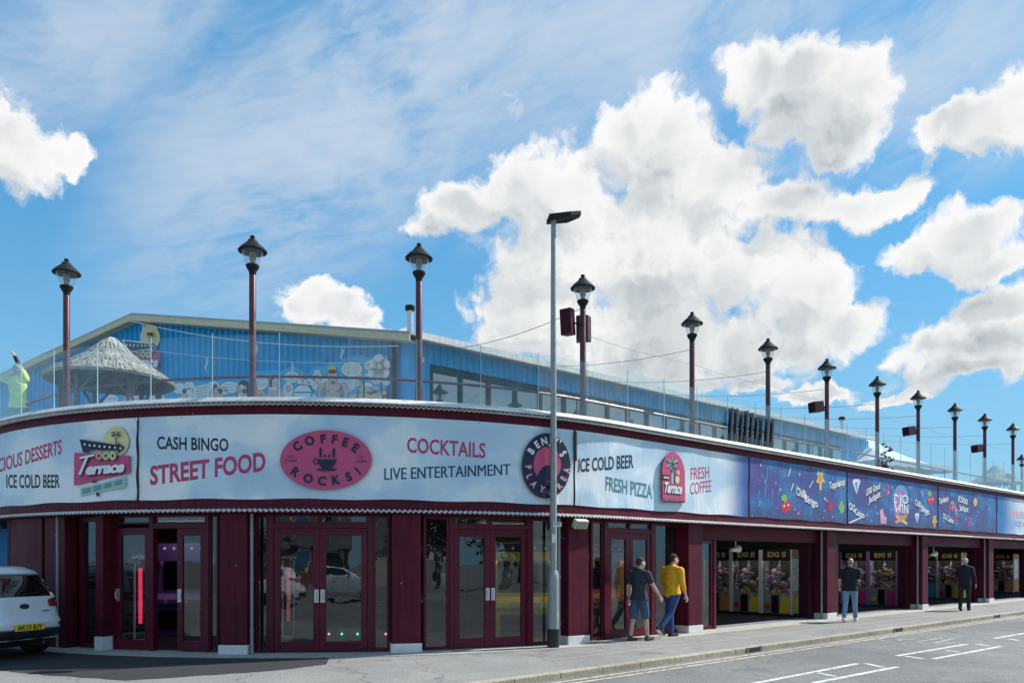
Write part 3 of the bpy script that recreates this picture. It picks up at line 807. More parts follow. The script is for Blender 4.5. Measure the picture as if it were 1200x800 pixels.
pr = [up(g0, ZE - 0.10), up(g0 + SN*0.13, ZE - 0.10), up(g0 + SN*0.13, ZE + 0.06), up(g0, ZE + 0.06)]
mb.prism(pr, (0, 0, 0), SD*HL); mb.build('gutter', M['white_trim'], HALL)
mb = MB(); pd = A_ + GD*0.32 + GN*0.12; mb.tube([up(pd, 3.98), up(pd, ZE - 0.3), up(pd + GN*0.2 - GD*0.1, ZE - 0.15)], 0.05, 8); mb.build('downpipe', M['black_metal'], HALL)
# little roof flues
def flue(pos, h, label):
    t = thing('roof_flue', pos, label, 'flue', 'metal flues on the hall roof')
    mb = MB(); mb.lathe([(0.085, 0), (0.085, h - 0.12)], 14, pos); mb.build('pipe', M['steel'], t, smooth=True)
    mb = MB(); mb.lathe([(0.11, h - 0.13), (0.13, h - 0.10), (0.13, h), (0.05, h + 0.03)], 14, pos); mb.build('cowl', M['black_metal'], t, smooth=True)
q = at(480.5, 397, 20.6); flue(q, 0.86, 'grey metal flue on the roof beside the gable corner')
q = A_ + SD*22.6 - SN*1.0; dq = q.y; q.x = (986.5 - 600)*dq/F; flue(Vector((q.x, dq, 6.9)), 1.05, 'small grey flue near the far end of the hall roof')
def cctv(p, facing, label):
    t = thing('security_camera', p, label, 'camera', 'security cameras on the hall')
    mb = MB(); mb.lathe([(0.05, 0), (0.05, 0.05)], 12, p); mb.build('mount', M['white'], t)
    mb = MB(); mb.sphere((p.x, p.y, p.z - 0.03), 0.065, 12, 8); mb.build('dome', M['white'], t, smooth=True)
cctv(A_ + SD*0.35 + SN*0.09 + Vector((0, 0, 6.55)), SN, 'round white dome camera by the first window of the hall')
cctv(A_ + GD*0.75 + GN*0.09 + Vector((0, 0, 6.4)), GN, 'small white camera on the gable beside the downpipe')

# ================================================================== printed banners and signs
import numpy as np
_tabs = {}
def stab(off):
    k = round(off, 3)
    if k not in _tabs:
        xs = np.arange(-60, 1300, 4.0)
        _tabs[k] = (xs, np.array([s_at(x, off) for x in xs]))
    return _tabs[k]
def front_map(px, py, off):
    xs, sv = stab(round(off / 0.02) * 0.02)
    s = float(np.interp(px, xs, sv)); d = FP(s, off).y
    return FP(s, off, EYE + (HOR - py) * d / F)
def gable_map(px, py, off):
    u = (px - 600.0) / F; o = A_ + GN * off
    t = (u * o.y - o.x) / (GD.x - u * GD.y); p = o + GD * t
    return Vector((p.x, p.y, EYE + (HOR - py) * p.y / F))

_glyph = {}
def glyphs(txt, bold=0.0, spacing=1.0):
    k = (txt, bold, spacing)
    if k in _glyph: return _glyph[k]
    cu = bpy.data.curves.new("lettering_curve", 'FONT'); cu.body = txt; cu.size = 1.0; cu.offset = bold; cu.resolution_u = 3; cu.space_character = spacing
    ob = bpy.data.objects.new("lettering_curve", cu); COL.objects.link(ob)
    bpy.context.view_layer.update()
    dg = bpy.context.evaluated_depsgraph_get()
    me = bpy.data.meshes.new_from_object(ob.evaluated_get(dg))
    v = [(p.co.x, p.co.y) for p in me.vertices]; f = [tuple(q.vertices) for q in me.polygons]
    bpy.data.objects.remove(ob, do_unlink=True); bpy.data.curves.remove(cu); bpy.data.meshes.remove(me)
    x0 = min(p[0] for p in v); x1 = max(p[0] for p in v)
    CAP = 0.695
    v = [((p[0]-x0), p[1]/CAP) for p in v]
    _glyph[k] = (v, f, x1 - x0)
    return _glyph[k]

class Art:
    """flat printed shapes; points are measured on the photograph and laid on the real surface by mp"""
    def __init__(s, mp, off, step=0.003): s.mp = mp; s.off = off; s.step = step; s.mb = MB(); s.mats = []
    def mi(s, mat):
        if mat not in s.mats: s.mats.append(mat)
        return s.mats.index(mat)
    def put(s, pts, faces, mat, layer=0):
        o = s.off + s.step * layer
        s.mb.add([s.mp(x, y, o) for (x, y) in pts], faces, s.mi(mat))
    def poly(s, pts, mat, layer=0): s.put(pts, [tuple(range(len(pts)))], mat, layer)
    def ell(s, cx, cy, rx, ry, mat, layer=0, n=28, a0=0, a1=360):
        pts = [(cx + rx*cos(radians(a0 + (a1-a0)*k/n)), cy - ry*sin(radians(a0 + (a1-a0)*k/n))) for k in range(n if a1 - a0 == 360 else n + 1)]
        s.poly(pts, mat, layer)
    def ring(s, cx, cy, rx, ry, ix, iy, mat, layer=0, n=20):
        pts = []; 
        for k in range(n):
            c, q = cos(2*pi*k/n), sin(2*pi*k/n); pts += [(cx+rx*c, cy-ry*q), (cx+ix*c, cy-iy*q)]
        s.put(pts, [(2*k, (2*k+2) % (2*n), (2*k+3) % (2*n), 2*k+1) for k in range(n)], mat, layer)
    def line(s, pts, w, mat, layer=0):
        for (a, b) in zip(pts[:-1], pts[1:]):
            dx, dy = b[0]-a[0], b[1]-a[1]; L = max(1e-6, sqrt(dx*dx+dy*dy)); nx, ny = -dy/L*w/2, dx/L*w/2
            s.poly([(a[0]-nx, a[1]-ny), (b[0]-nx, b[1]-ny), (b[0]+nx, b[1]+ny), (a[0]+nx, a[1]+ny)], mat, layer)
    def text(s, txt, p0, p1, cap, mat, layer=0, bold=0.02, cap1=None, shear=0.0, spacing=1.0):
        v, f, W = glyphs(txt, bold, spacing); cap1 = cap1 or cap
        out = []
        for (x, y) in v:
            u = x / W; c = cap + (cap1 - cap)*u
            out.append((p0[0] + (p1[0]-p0[0])*u + shear*y*c, p0[1] + (p1[1]-p0[1])*u - y*c))
        s.put(out, f, mat, layer)
    def letter(s, ch, cx, cy, rot, cap, mat, layer=0, bold=0.03, wx=0.85):
        v, f, W = glyphs(ch, bold); r = radians(rot); out = []
        for (x, y) in v:
            a, b = (x - W/2)*cap/0.695*wx, (y - 0.5)*cap
            out.append((cx + a*cos(r) - b*sin(r), cy - (a*sin(r) + b*cos(r))))
        s.put(out, f, mat, layer)
    def build(s, name, parent): return s.mb.build(name, [M[m] for m in s.mats], parent, fix=False)
def Z(ox, oy, k): return lambda *a: [(ox + x/k, oy + y/k) for (x, y) in a]

# banner cloth: printed clouds / printed night sky with coloured glow
def banner_mat(name, kind):
    m = bpy.data.materials.new(name); m.use_nodes = True
    t = NT(m.node_tree); b = m.node_tree.nodes['Principled BSDF']
    tcn = t.node('ShaderNodeTexCoord'); vec = tcn.outputs['Object']; gen = tcn.outputs['Generated']
    sp = t.node('ShaderNodeSeparateXYZ'); t.l.new(gen, sp.inputs[0])
    wv = t.vmath('ADD', vec, t.vmath('SCALE', t.noise(vec, 1.6, 4, 0.6).outputs['Color'], scale=0.5))
    def sky():
        n = t.noise(t.vmath('MULTIPLY', wv, (0.8, 0.8, 1.25)), 0.75, 3, 0.42).outputs['Fac']
        n2 = t.noise(wv, 2.4, 3, 0.5).outputs['Fac']
        c = t.ramp(t.math('MULTIPLY_ADD', n2, 0.16, n), [(0.36, (0.466, 0.629, 0.759)), (0.48, (0.554, 0.717, 0.83)), (0.555, (0.636, 0.782, 0.861)), (0.572, (0.752, 0.85, 0.88)), (0.64, (0.811, 0.884, 0.889)), (0.655, (0.9, 0.9, 0.9)), (0.8, (0.9, 0.9, 0.9))])
        return c
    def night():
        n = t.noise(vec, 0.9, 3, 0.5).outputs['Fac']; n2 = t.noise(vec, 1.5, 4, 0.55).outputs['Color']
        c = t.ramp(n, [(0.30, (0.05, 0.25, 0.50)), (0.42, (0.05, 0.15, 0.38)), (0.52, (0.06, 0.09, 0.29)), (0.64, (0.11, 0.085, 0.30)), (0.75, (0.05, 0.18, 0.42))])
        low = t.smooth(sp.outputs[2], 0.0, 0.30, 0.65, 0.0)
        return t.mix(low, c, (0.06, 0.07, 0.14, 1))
    if kind == 'sky': col = sky()
    elif kind == 'night': col = night()
    elif kind == 'sky_to_night':
        col = t.mix(t.smooth(sp.outputs[0], 0.80, 1.0), sky(), (0.04, 0.10, 0.36, 1))
    else:
        col = t.mix(t.smooth(sp.outputs[0], 0.02, 0.20), (0.03, 0.20, 0.50, 1), sky())
    t.l.new(col, b.inputs['Base Color']); b.inputs['Roughness'].default_value = 0.5
    # creases in the cloth
    cv = t.vmath('MULTIPLY', vec, (1.0, 1.0, 0.35))
    n = t.noise(cv, 3.0, 3, 0.5, 0.8).outputs['Fac']
    edge = t.math('MULTIPLY_ADD', t.math('ABSOLUTE', t.math('SUBTRACT', sp.outputs[2], 0.5)), 1.6, 0.2)
    bp = t.node('ShaderNodeBump'); bp.inputs['Strength'].default_value = 0.5; bp.inputs['Distance'].default_value = 0.05
    t.l.new(t.math('MULTIPLY', n, edge), bp.inputs['Height']); t.l.new(bp.outputs[0], b.inputs['Normal'])
    M[name] = m
for k in ('sky', 'night', 'sky_to_night', 'night_to_sky'): banner_mat('banner_' + k, k)

def wrinkle(s, z, sa, sb):
    e = min(s - sa, sb - s); h = (z - Z_BB) / (Z_BT - Z_BB)
    w = 0.004 * sin(s*2.1 + 3*h) + 0.003 * sin(s*5.3 - 6*h)
    w += 0.006 * max(0, 1 - e/0.5) * sin(14*h + s)
    return w
BSPAN = []
def banner(xa, xb, kind, label, sa=None, sb=None):
    sa = s_at(xa) + 0.012 if sa is None else sa; sb = s_at(xb) - 0.012 if sb is None else sb
    BSPAN.append((sa, sb))
    t = thing('banner', FP((sa + sb)/2, 0.0, Z_BB), label, 'banner', 'printed banners along the fascia')
    mb = MB(); n = max(8, int((sb - sa)/0.16)); m = 14; vs = []; fs = []
    for i in range(n+1):
        s = sa + (sb - sa)*i/n
        for j in range(m+1):
            z = Z_BB + (Z_BT - Z_BB)*j/m
            sag = 0.010 * sin(s*3.7) * (1 if j in (0,) else 0)
            vs.append(FP(s, 0.018 + wrinkle(s, z, sa, sb), z + sag))
    for i in range(n):
        for j in range(m): fs.append((i*(m+1)+j, (i+1)*(m+1)+j, (i+1)*(m+1)+j+1, i*(m+1)+j+1))
    mb.add(vs, fs); mb.build('cloth', M['banner_' + kind], t, smooth=True, fix=False)
    mb = MB(); k = 0; s = sa + 0.1
    while s < sb:
        for z in (Z_BB + 0.035, Z_BT - 0.035):
            p = FP(s, 0.03 + wrinkle(s, z, sa, sb), z); q = FP(s, 0.034 + wrinkle(s, z, sa, sb), z); mb.tube([p, q], 0.011, 6)
        s += 0.75
    e_ = mb.build('eyelets', M['steel'], t); e_['kind'] = 'stuff'
    return t
BO = 0.021
def banner_map(px, py, off):
    xs, sv = stab(0.02); s = float(np.interp(px, xs, sv)); d = FP(s, 0.02).y; z = EYE + (HOR - py)*d/F
    for (sa, sb) in BSPAN:
        if sa <= s <= sb: return FP(s, off + wrinkle(s, z, sa, sb), z)
    return FP(s, off + 0.004, z)
b1 = banner(-60, 163, 'sky', 'pale blue banner at the left end, behind the tilted arrow sign', sa=-17)
b2 = banner(163, 672, 'sky', 'longest pale blue banner, reading CASH BINGO, STREET FOOD and COCKTAILS')
b3 = banner(673, 876.5, 'sky_to_night', 'sunlit pale blue banner reading FRESH PIZZA and FRESH COFFEE')
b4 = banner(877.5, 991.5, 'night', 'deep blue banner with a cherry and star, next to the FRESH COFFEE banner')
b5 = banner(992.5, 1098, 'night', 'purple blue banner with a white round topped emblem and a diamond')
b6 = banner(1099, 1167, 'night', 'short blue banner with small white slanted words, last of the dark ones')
b7 = banner(1168, 1300, 'night_to_sky', 'pale banner cut by the picture edge at the far end of the fascia', sb=s_at(1290))
def word(bn, *ar, **kw):
    a = Art(banner_map, BO, 0.0012); a.text(*ar, **kw); return a.build('lettering', bn)
def motif(bn, name, fn, *ar):
    a = Art(banner_map, BO, 0.0012); fn(a, *ar); return a.build(name, bn)
word(b1, "DELICIOUS DESSERTS", (-22, 559), (72, 531), 15.5, 'pinkletter', cap1=16.5); word(b1, "ICE COLD BEER", (7, 571), (70.3, 571), 15, 'inkblack')
word(b2, "CASH BINGO", (184, 525.5), (267.5, 528), 14.3, 'navy'); word(b2, "STREET FOOD", (176, 567.5), (311, 550.5), 21, 'pinkletter', bold=0.03)
word(b2, "COCKTAILS", (477, 529.3), (569, 536.2), 17, 'pinkletter')
a = Art(banner_map, BO, 0.0012)
for dx in (0, .45): a.text("LIVE ENTERTAINMENT", (450.3 + dx, 562), (597.6 + dx, 556.2), 13.8, 'teal', cap1=13, bold=0.0, layer=dx)
a.build('lettering', b2)
word(b3, "ICE COLD BEER", (678, 552.5), (742.5, 547.5), 15, 'inkblack'); word(b3, "FRESH PIZZA", (709.5, 573.7), (764.5, 584), 15.8, 'tealgrey')
word(b3, "FRESH", (809.4, 561.8), (831, 559.5), 13.8, 'pinkletter', bold=0.0); word(b3, "COFFEE", (809, 579.3), (833.3, 575.8), 13.8, 'pinkletter', bold=0.0)
def cherry(a, x, y, k, red='red'):
    a.line([(x-1*k, y-9*k), (x-2*k, y-3*k)], 1.2*k, 'green'); a.line([(x, y-9*k), (x+2.5*k, y-4*k)], 1.2*k, 'green')
    a.ell(x-2*k, y-11*k, 3.5*k, 4*k, 'green', 0, 12); a.ell(x+2*k, y-1*k, 4.2*k, 6*k, red, 1, 18); a.ell(x-2*k, y+1*k, 4.2*k, 6*k, red, 2, 18)
    a.ell(x-2.5*k, y-1.5*k, 1*k, 1.4*k, 'printwhite', 3, 8); a.ell(x+2.5*k, y-2.5*k, 1*k, 1.4*k, 'printwhite', 3, 8)
def starman(a, x, y, k):
    a.poly([(x-3*k, y-11*k), (x, y-8*k), (x+3*k, y-11*k), (x+3*k, y-3*k), (x+6*k, y+3*k), (x+2*k, y+3*k), (x+1.5*k, y+12*k), (x-1*k, y+12*k), (x-1*k, y+4*k), (x-5*k, y+3*k), (x-3*k, y-3*k)], 'goldprint', 1)
    a.poly([(x-1.5*k, y-6*k), (x+1.5*k, y-6*k), (x+1*k, y+2*k), (x-1*k, y+2*k)], 'orange', 2)
def diamond(a, x, y, w, hh):
    a.poly([(x-w/2, y-hh*.35), (x-w*.3, y-hh/2), (x+w*.3, y-hh/2), (x+w/2, y-hh*.35), (x, y+hh/2)], 'printwhite', 1)
    a.poly([(x-w*.2, y-hh*.3), (x+w*.2, y-hh*.3), (x, y+hh*.4)], 'skyprint', 2)
def squig(a, x, y, k, col): a.line([(x-1*k, y-7*k), (x+2*k, y-2*k), (x-1.5*k, y+2*k), (x-.5*k, y+7*k)], 2.2*k, col, 1)
def outl(a, txt, p0, p1, cap):
    a.text(txt, (p0[0]+.5, p0[1]+1.2), (p1[0]+.5, p1[1]+1.2), cap, 'navy', 1, 0.05); a.text(txt, p0, p1, cap, 'printwhite', 3, 0.03)
def glow(a, pts, c): a.poly(pts, c, 0)
def streaks(a, *ps):
    for p in ps: a.line(p, 0.9, 'printwhite', 1)
def clover(a, x, y):
    for dx, dy in ((0, -4), (0, 4), (-1.8, 0), (1.8, 0)): a.ell(x+dx, y+dy, 1.7, 3.6, 'green', 1, 12)
def ball(a, x, y, rx, ry, c): a.ell(x, y, rx, ry, c, 1, 14)
def emblem(a):
    a.ring(1055.6, 580, 8, 12, 5, 8, 'skyprint', 1); a.ell(1055.6, 592, 8.6, 20, 'lilac', 0, 24)
    outl(a, "DJO", (1047.5, 588.5), (1064.5, 590), 10.0); outl(a, "WIN", (1048, 600), (1064.5, 601.5), 10.5)
    a.line([(1049, 612), (1063, 603)], 3.6, 'orange', 2); a.line([(1050, 604), (1063, 613.5)], 3.2, 'goldprint', 3)
def lines(a, *w_): outl(a, *w_)
N = 'lettering'
def confetti(a, x0, x1):
    rnd = random.Random(int(x0)); 
    for k in range(int((x1 - x0)*.42)):
        x = rnd.uniform(x0 + 3, x1 - 3); f = (x - 720)/480; y = rnd.uniform(511 + f*76 + 5, 594.6 + f*32.4 - 5); r = rnd.uniform(.5, 1.7)
        a.ell(x, y, r*.7, r*1.3, rnd.choice(('lilac', 'skyprint', 'palepink', 'muralblue', 'purple', 'skyprint')), 0, 8)
    for k in range(int((x1 - x0)*.10)):
        x = rnd.uniform(x0 + 6, x1 - 6); f = (x - 720)/480; y = rnd.uniform(511 + f*76 + 12, 594.6 + f*32.4 - 12); L = rnd.uniform(4, 9); a.line([(x, y - L), (x - L*.25, y + L)], rnd.uniform(.4, .9), rnd.choice(('lilac', 'skyprint', 'muralblue')), 0)
for bn_, xa_, xb_ in ((b4, 878, 991), (b5, 993, 1097), (b6, 1100, 1166)):
    o_ = motif(bn_, 'printed_confetti', confetti, xa_, xb_); o_['kind'] = 'stuff'
motif(b4, 'printed_cherry', cherry, 921, 594, 1.0); motif(b4, N, lines, "Chilli", (933, 579), (944.5, 584), 9); motif(b4, N, lines, "Bingo", (943, 587), (958.5, 594.5), 8.5); motif(b4, 'printed_star', starman, 961, 562, 1.0)
motif(b4, N, lines, "Topplepop", (971.5, 573), (990, 567.5), 8); motif(b4, 'printed_ball', ball, 973, 593, 3, 5.2, 'red'); motif(b4, 'printed_clover', clover, 986, 594)
motif(b4, 'printed_streaks', streaks, ((927, 547), (924, 558)), ((953, 563), (948.5, 571)), ((930, 566), (927, 574)))
motif(b5, 'printed_diamond', diamond, 1003.6, 570, 9, 18); motif(b5, N, lines, "£500 Grand", (1015, 580.5), (1031, 572), 7.5); motif(b5, N, lines, "Jackpot", (1017.5, 589.5), (1031.6, 581.5), 7.5); motif(b5, 'printed_squiggle', squig, 1040, 574, 1.0, 'pink')
motif(b5, N, lines, "OG", (994.5, 596), (1002, 600), 8); motif(b5, N, lines, "Casino", (1002, 602), (1013, 607), 7); motif(b5, 'printed_swoosh', glow, [(994, 612), (1013, 603.5), (1013, 605), (996, 613)], 'printwhite')
motif(b5, 'printed_emblem', emblem); motif(b5, 'printed_hand', glow, [(1031, 598), (1034, 595), (1036, 604), (1039, 606), (1038, 613), (1032, 613)], 'palepink')
motif(b5, N, lines, "Chilli", (1072, 591), (1079, 595), 7); motif(b5, N, lines, "Bingo", (1079.5, 598.5), (1089, 603), 7); motif(b5, 'printed_cherry', cherry, 1091, 586, 0.72); motif(b5, 'printed_diamond', diamond, 1074.5, 607, 5, 12); motif(b5, 'printed_star', starman, 1095.0, 610, 0.62)
motif(b6, N, lines, "Topplepop", (1100, 590), (1111, 586.5), 6.5); motif(b6, 'printed_cherry', cherry, 1117, 595, 0.55, 'pink'); motif(b6, N, lines, "£500", (1122.6, 586.5), (1134, 591.5), 6.5); motif(b6, N, lines, "Jackpot", (1124, 597), (1135, 600), 6.5)
motif(b6, N, lines, "OG Casino", (1105, 607), (1117.5, 613.5), 6.5); motif(b6, 'printed_ball', ball, 1120, 606, 1.6, 4, 'red'); motif(b6, 'printed_ball', ball, 1142.7, 588, 2.2, 5, 'goldprint'); motif(b6, 'printed_squiggle', squig, 1136, 611, .8, 'pink')
word(b7, "STREET FOOD", (1183, 606.5), (1232, 608), 7.5, 'palepink', bold=0.02); word(b7, "ICE COLD BEER", (1190, 616.5), (1226, 619), 6, 'tealgrey', bold=0.0)
# black tie cords in the joints
for (x, y0, y1, lb) in ((163, 493, 586, 'thin dark cord lacing the joint left of CASH BINGO'), (672.3, 506, 540, 'thick black strap in the joint beside the round play area sign')):
    wdt = 0.014 if x < 200 else 0.035
    s_, z0_ = sz_at(x, y1); z1_ = sz_at(x, y0)[1]
    mb = MB()
    n_ = 9
    mb.tube([FP(s_ + (0.012*sin(k*1.7) if wdt < .02 else 0), 0.045, z0_ + (z1_ - z0_)*k/n_) for k in range(n_+1)], wdt, 6)
    mb.build('cord', M['black'], b2 if x < 200 else b3)

# ---- raised signs
def board(name, pts, mat, label, o0=0.036, o1=0.075, mp=front_map, cat='sign', edge='navy'):
    c = mp(sum(p[0] for p in pts)/len(pts), sum(p[1] for p in pts)/len(pts), o0)
    t = thing(name, c, label, cat)
    mb = MB(); n = len(pts)
    vs = [mp(x, y, o0) for (x, y) in pts] + [mp(x, y, o1) for (x, y) in pts]
    mb.add(vs, [tuple(range(n, 2*n))], 0); mb.add(vs, [(k, (k+1) % n, (k+1) % n + n, k+n) for k in range(n)], 1)
    mb.build('board', [M[mat], M[edge]], t, fix=False)
    return t
def ellpts(cx, cy, rx, ry, n=40): return [(cx + rx*cos(2*pi*k/n), cy + ry*sin(2*pi*k/n)) for k in range(n)]
# oval coffee sign
t = board('oval_sign', ellpts(382, 538.7, 54, 35), 'pink', 'pink oval COFFEE ROCKS sign with a navy cup')
q = Z(325, 495, 8.89); a = Art(front_map, 0.079)
for ch, x, y, r in (("C", 207, 245, 40), ("O", 335, 187, 14), ("F", 478, 168, 5), ("F", 597, 172, -7), ("E", 710, 203, -18), ("E", 815, 260, -33),
                    ("R", 190, 512, -38), ("O", 320, 578, -14), ("C", 465, 605, -3), ("K", 612, 595, 7), ("S", 742, 560, 22), ("!", 838, 502, 40)):
    (p,) = q((x, y)); a.letter(ch, p[0], p[1], r, 9.8, 'navy', 0, 0.04, 1.0)
a.poly(q((415, 380), (618, 380), (600, 430), (565, 470), (545, 486), (488, 486), (462, 465), (430, 425)), 'navy')
(p,) = q((402, 403)); a.ring(p[0], p[1], 3.6, 3.6, 2.3, 2.3, 'navy'); (p,) = q((515, 487)); a.ell(p[0], p[1], 12.3, 1.5, 'navy', 1)
a.line(q((450, 262), (450, 360)), 2.8, 'navy'); a.line(q((588, 265), (588, 360)), 2.8, 'navy')
for x in (495, 541):
    (p,) = q((x, 346)); a.ell(p[0], p[1], 1.6, 1.6, 'navy', 1, 12)
a.text("HOT", *q((108, 365), (172, 365)), 3.0, 'navy', bold=0.0); a.text("COFFEE", *q((80, 408), (204, 408)), 3.0, 'navy', bold=0.0)
a.text("ICE", *q((845, 365), (890, 365)), 3.0, 'navy', bold=0.0); a.text("CREAM", *q((812, 415), (926, 415)), 3.0, 'navy', bold=0.0)
a.build('lettering', t)
# round play area sign
t = board('round_sign', ellpts(640.2, 545.6, 28.4, 38.2), 'navy', "round navy and pink BENJY'S PLAY AREA sign behind the street light")
q = Z(600, 495, 8.42); a = Art(front_map, 0.079)
(p,) = q((348, 410)); a.ell(p[0], p[1], 16.2, 20.5, 'pink')
a.poly(q((232, 560), (262, 500), (300, 440), (348, 415), (400, 440), (440, 500), (468, 560), (470, 620), (225, 620)), 'navy', 1)
for ch, x, y, r in (("B", 188, 278, 50), ("E", 247, 215, 33), ("N", 316, 182, 14), ("J", 375, 172, 0), ("Y", 428, 188, -16), ("'", 468, 205, -28), ("S", 503, 305, -50)):
    (p,) = q((x, y)); a.letter(ch, p[0], p[1], r, 8.2, 'mint' if False else 'printwhite', 2, 0.04, 0.8)
for ch, x, y, r in (("P", 160, 440, -82), ("L", 172, 528, -64), ("A", 215, 605, -46), ("Y", 296, 655, -22), ("A", 388, 672, 8), ("R", 468, 622, 38), ("E", 508, 550, 58), ("A", 540, 470, 76)):
    (p,) = q((x, y)); a.letter(ch, p[0], p[1], r, 7.2, 'palepink', 2, 0.04, 0.8)
a.build('lettering', t)
# tilted arrow sign on the left banner
q = Z(80, 490, 8.0)
t = thing('arrow_sign', front_map(120, 560, 0.04), 'pink Terrace sign with a navy arrow and a yellow moon on the left banner', 'sign')
def plate(name, pts, mat, o0, o1, parent, mp=front_map, edge='navy'):
    mb = MB(); n = len(pts); vs = [mp(x, y, o0) for (x, y) in pts] + [mp(x, y, o1) for (x, y) in pts]
    mb.add(vs, [tuple(range(n, 2*n))], 0); mb.add(vs, [(k, (k+1) % n, (k+1) % n + n, k+n) for k in range(n)], 1)
    return mb.build(name, [M[mat], M[edge]], parent, fix=False)
(p,) = q((452, 218)); plate('moon', ellpts(p[0], p[1], 15.2, 17.3, 32), 'creamyellow', 0.036, 0.050, t)
plate('pink_plate', q((58, 320), (575, 352), (578, 512), (55, 628)), 'pink', 0.052, 0.066, t)
plate('arrow', q((108, 195), (470, 250), (466, 228), (528, 275), (466, 325), (470, 300), (205, 296), (196, 318), (140, 318)), 'navy', 0.068, 0.080, t)
plate('menu_plate', q((112, 655), (538, 545), (534, 645), (112, 728)), 'mint', 0.036, 0.052, t, edge='printwhite')
a = Art(front_map, 0.084)
for x, y in ((155, 243), (202, 252), (247, 255), (294, 262), (341, 266), (390, 270), (440, 274), (490, 280)):
    (p,) = q((x, y)); a.ell(p[0], p[1], 1.2, 1.4, 'printwhite', 0, 10)
for x, c in ((290, 'doughpink'), (355, 'doughgreen'), (420, 'doughyellow')):
    (p,) = q((x, 350)); a.ell(p[0]+.6, p[1]+.8, 4.3, 5.2, 'navy', 0); a.ring(p[0], p[1], 4.2, 5.1, 1.4, 1.8, c, 2)
a.line(q((446, 170), (452, 250)), 1.3, 'navy')
for ang, L in ((0, 58), (35, 60), (75, 52), (115, 50), (150, 60), (185, 52), (-25, 45), (205, 45)):
    x1, y1 = 447 + L*cos(radians(ang)), 155 - L*0.85*sin(radians(ang)); xm, ym = 447 + L*.5*cos(radians(ang)), 155 - L*.6*sin(radians(ang)) - 5
    a.poly(q((447, 150), (xm, ym - 6), (x1, y1 + 6), (xm, ym + 8)), 'navy', 0)
for dx, col, ly in ((1.2, 'navy', 0), (0, 'printwhite', 3)):
    dy = dx * 1.3
    pts = q((104, 372), (238, 343)); a.line([(x+dx, y+dy) for x, y in pts], 2.6, col, ly)
    pts = q((172, 362), (102, 528)); a.line([(x+dx, y+dy) for x, y in pts], 3.0, col, ly)
    p0, p1 = q((150, 524), (515, 498)); a.text("errace", (p0[0]+dx, p0[1]+dy), (p1[0]+dx, p1[1]+dy), 12.5, col, ly, 0.05, shear=0.28, spacing=0.9)
a.build('lettering', t)
a = Art(front_map, 0.056)
for k in range(4):
    for r_ in range(2):
        x = 130 + k*100; y = 672 - k*25 + r_*24; a.line(q((x, y), (x + 74, y - 18)), 1.4, 'tealgrey')
a.line(q((215, 595), (262, 590)), 2.0, 'navy'); a.line(q((272, 694), (276, 730)), 3.2, 'navy')
a.build('menu_print', t)
# arched sign
q = Z(760, 515, 9.41)
t = board('arched_sign', q((152, 685), (148, 330), (160, 255), (185, 190), (215, 148), (250, 130), (290, 136), (330, 168), (362, 220), (385, 280), (398, 350), (403, 695)), 'pink', 'pink arched Terrace sign with a mint palm, beside FRESH COFFEE', 0.036, 0.085)
a = Art(front_map, 0.089)
a.line(q((272, 300), (270, 485)), 3.2, 'mint', 1); a.line(q((285, 300), (286, 480)), 1.0, 'navy', 2)
for k in range(6):
    ang = 25 + 60*k; L = 80; c, s_ = cos(radians(ang)), sin(radians(ang))
    a.poly(q((268, 265), (268 + L*.5*c - 16*s_, 265 - L*.62*s_ - 16*c), (268 + L*c, 265 - L*1.15*s_), (268 + L*.5*c + 16*s_, 265 - L*.62*s_ + 16*c)), 'mint', 1)
    a.line(q((270, 268), (272 + L*c, 272 - L*1.12*s_)), 0.7, 'navy', 3)
a.poly(q((156, 380), (236, 392), (236, 445), (158, 440)), 'navy', 1); a.line(q((168, 412), (228, 420)), 2.0, 'creamyellow', 2)
(p,) = q((322, 440)); a.ell(p[0], p[1], 2.6, 4.6, 'creamyellow', 1, 14); (p,) = q((330, 360)); a.ell(p[0], p[1], 2.2, 2.8, 'palepink', 1, 12)
a.text("Terrace", *q((172, 582), (372, 602)), 11.5, 'navy', 2, 0.05, shear=.15); a.text("Terrace", *q((168, 575), (368, 595)), 11.5, 'printwhite', 3, 0.04, shear=.15)
for x in (165, 225, 280, 335): a.line(q((x, 640), (x + 34, 643)), 1.1, 'tealgrey', 1)
a.poly(q((152, 668), (402, 678), (402, 694), (152, 684)), 'navy', 1)
a.build('lettering', t)

# ---- painted board and sign on the gable
q6 = Z(290, 410, 6.667); q7 = Z(130, 370, 7.06)
outline = [(452, 472)] + [(118, 472), (120, 461), (150, 458), (175, 456)] + q7((450, 590), (560, 548), (700, 542), (850, 546), (930, 526), (1100, 530)) + \
    q6((65, 160), (130, 165), (200, 150), (260, 165), (340, 125), (420, 150), (470, 180), (530, 120), (590, 130), (640, 95), (720, 90), (800, 45), (900, 35), (960, 60), (1030, 20), (1100, 50))
t = board('painted_mural', outline, 'muralblue', 'blue cloud edged seaside mural with speech bubbles on the gable wall', 0.05, 0.075, gable_map, 'mural', edge='muralblue')
a = Art(gable_map, 0.08, 0.004)
def bubble(cx, cy, rx, ry, rows=3):
    a.ell(cx, cy, rx + .35, ry + .35, 'inkblack', 1, 24); a.ell(cx, cy, rx, ry, 'printwhite', 2, 24)
    for k in range(rows):
        y = cy - ry*.5 + ry*k*1.0/max(1, rows-1); w_ = rx*.62 if k in (0, rows-1) else rx*.78
        x = cx - w_
        while x < cx + w_:
            L = random.uniform(.8, 2.0); a.line([(x, y), (min(x+L, cx+w_), y + random.uniform(-.15, .15))], .55, 'tealgrey', 3); x += L + .5
def e6(x, y, rx, ry, m, ly=2, n=18): (p,) = q6((x, y)); a.ell(p[0], p[1], rx/6.667, ry/6.667, m, ly, n)
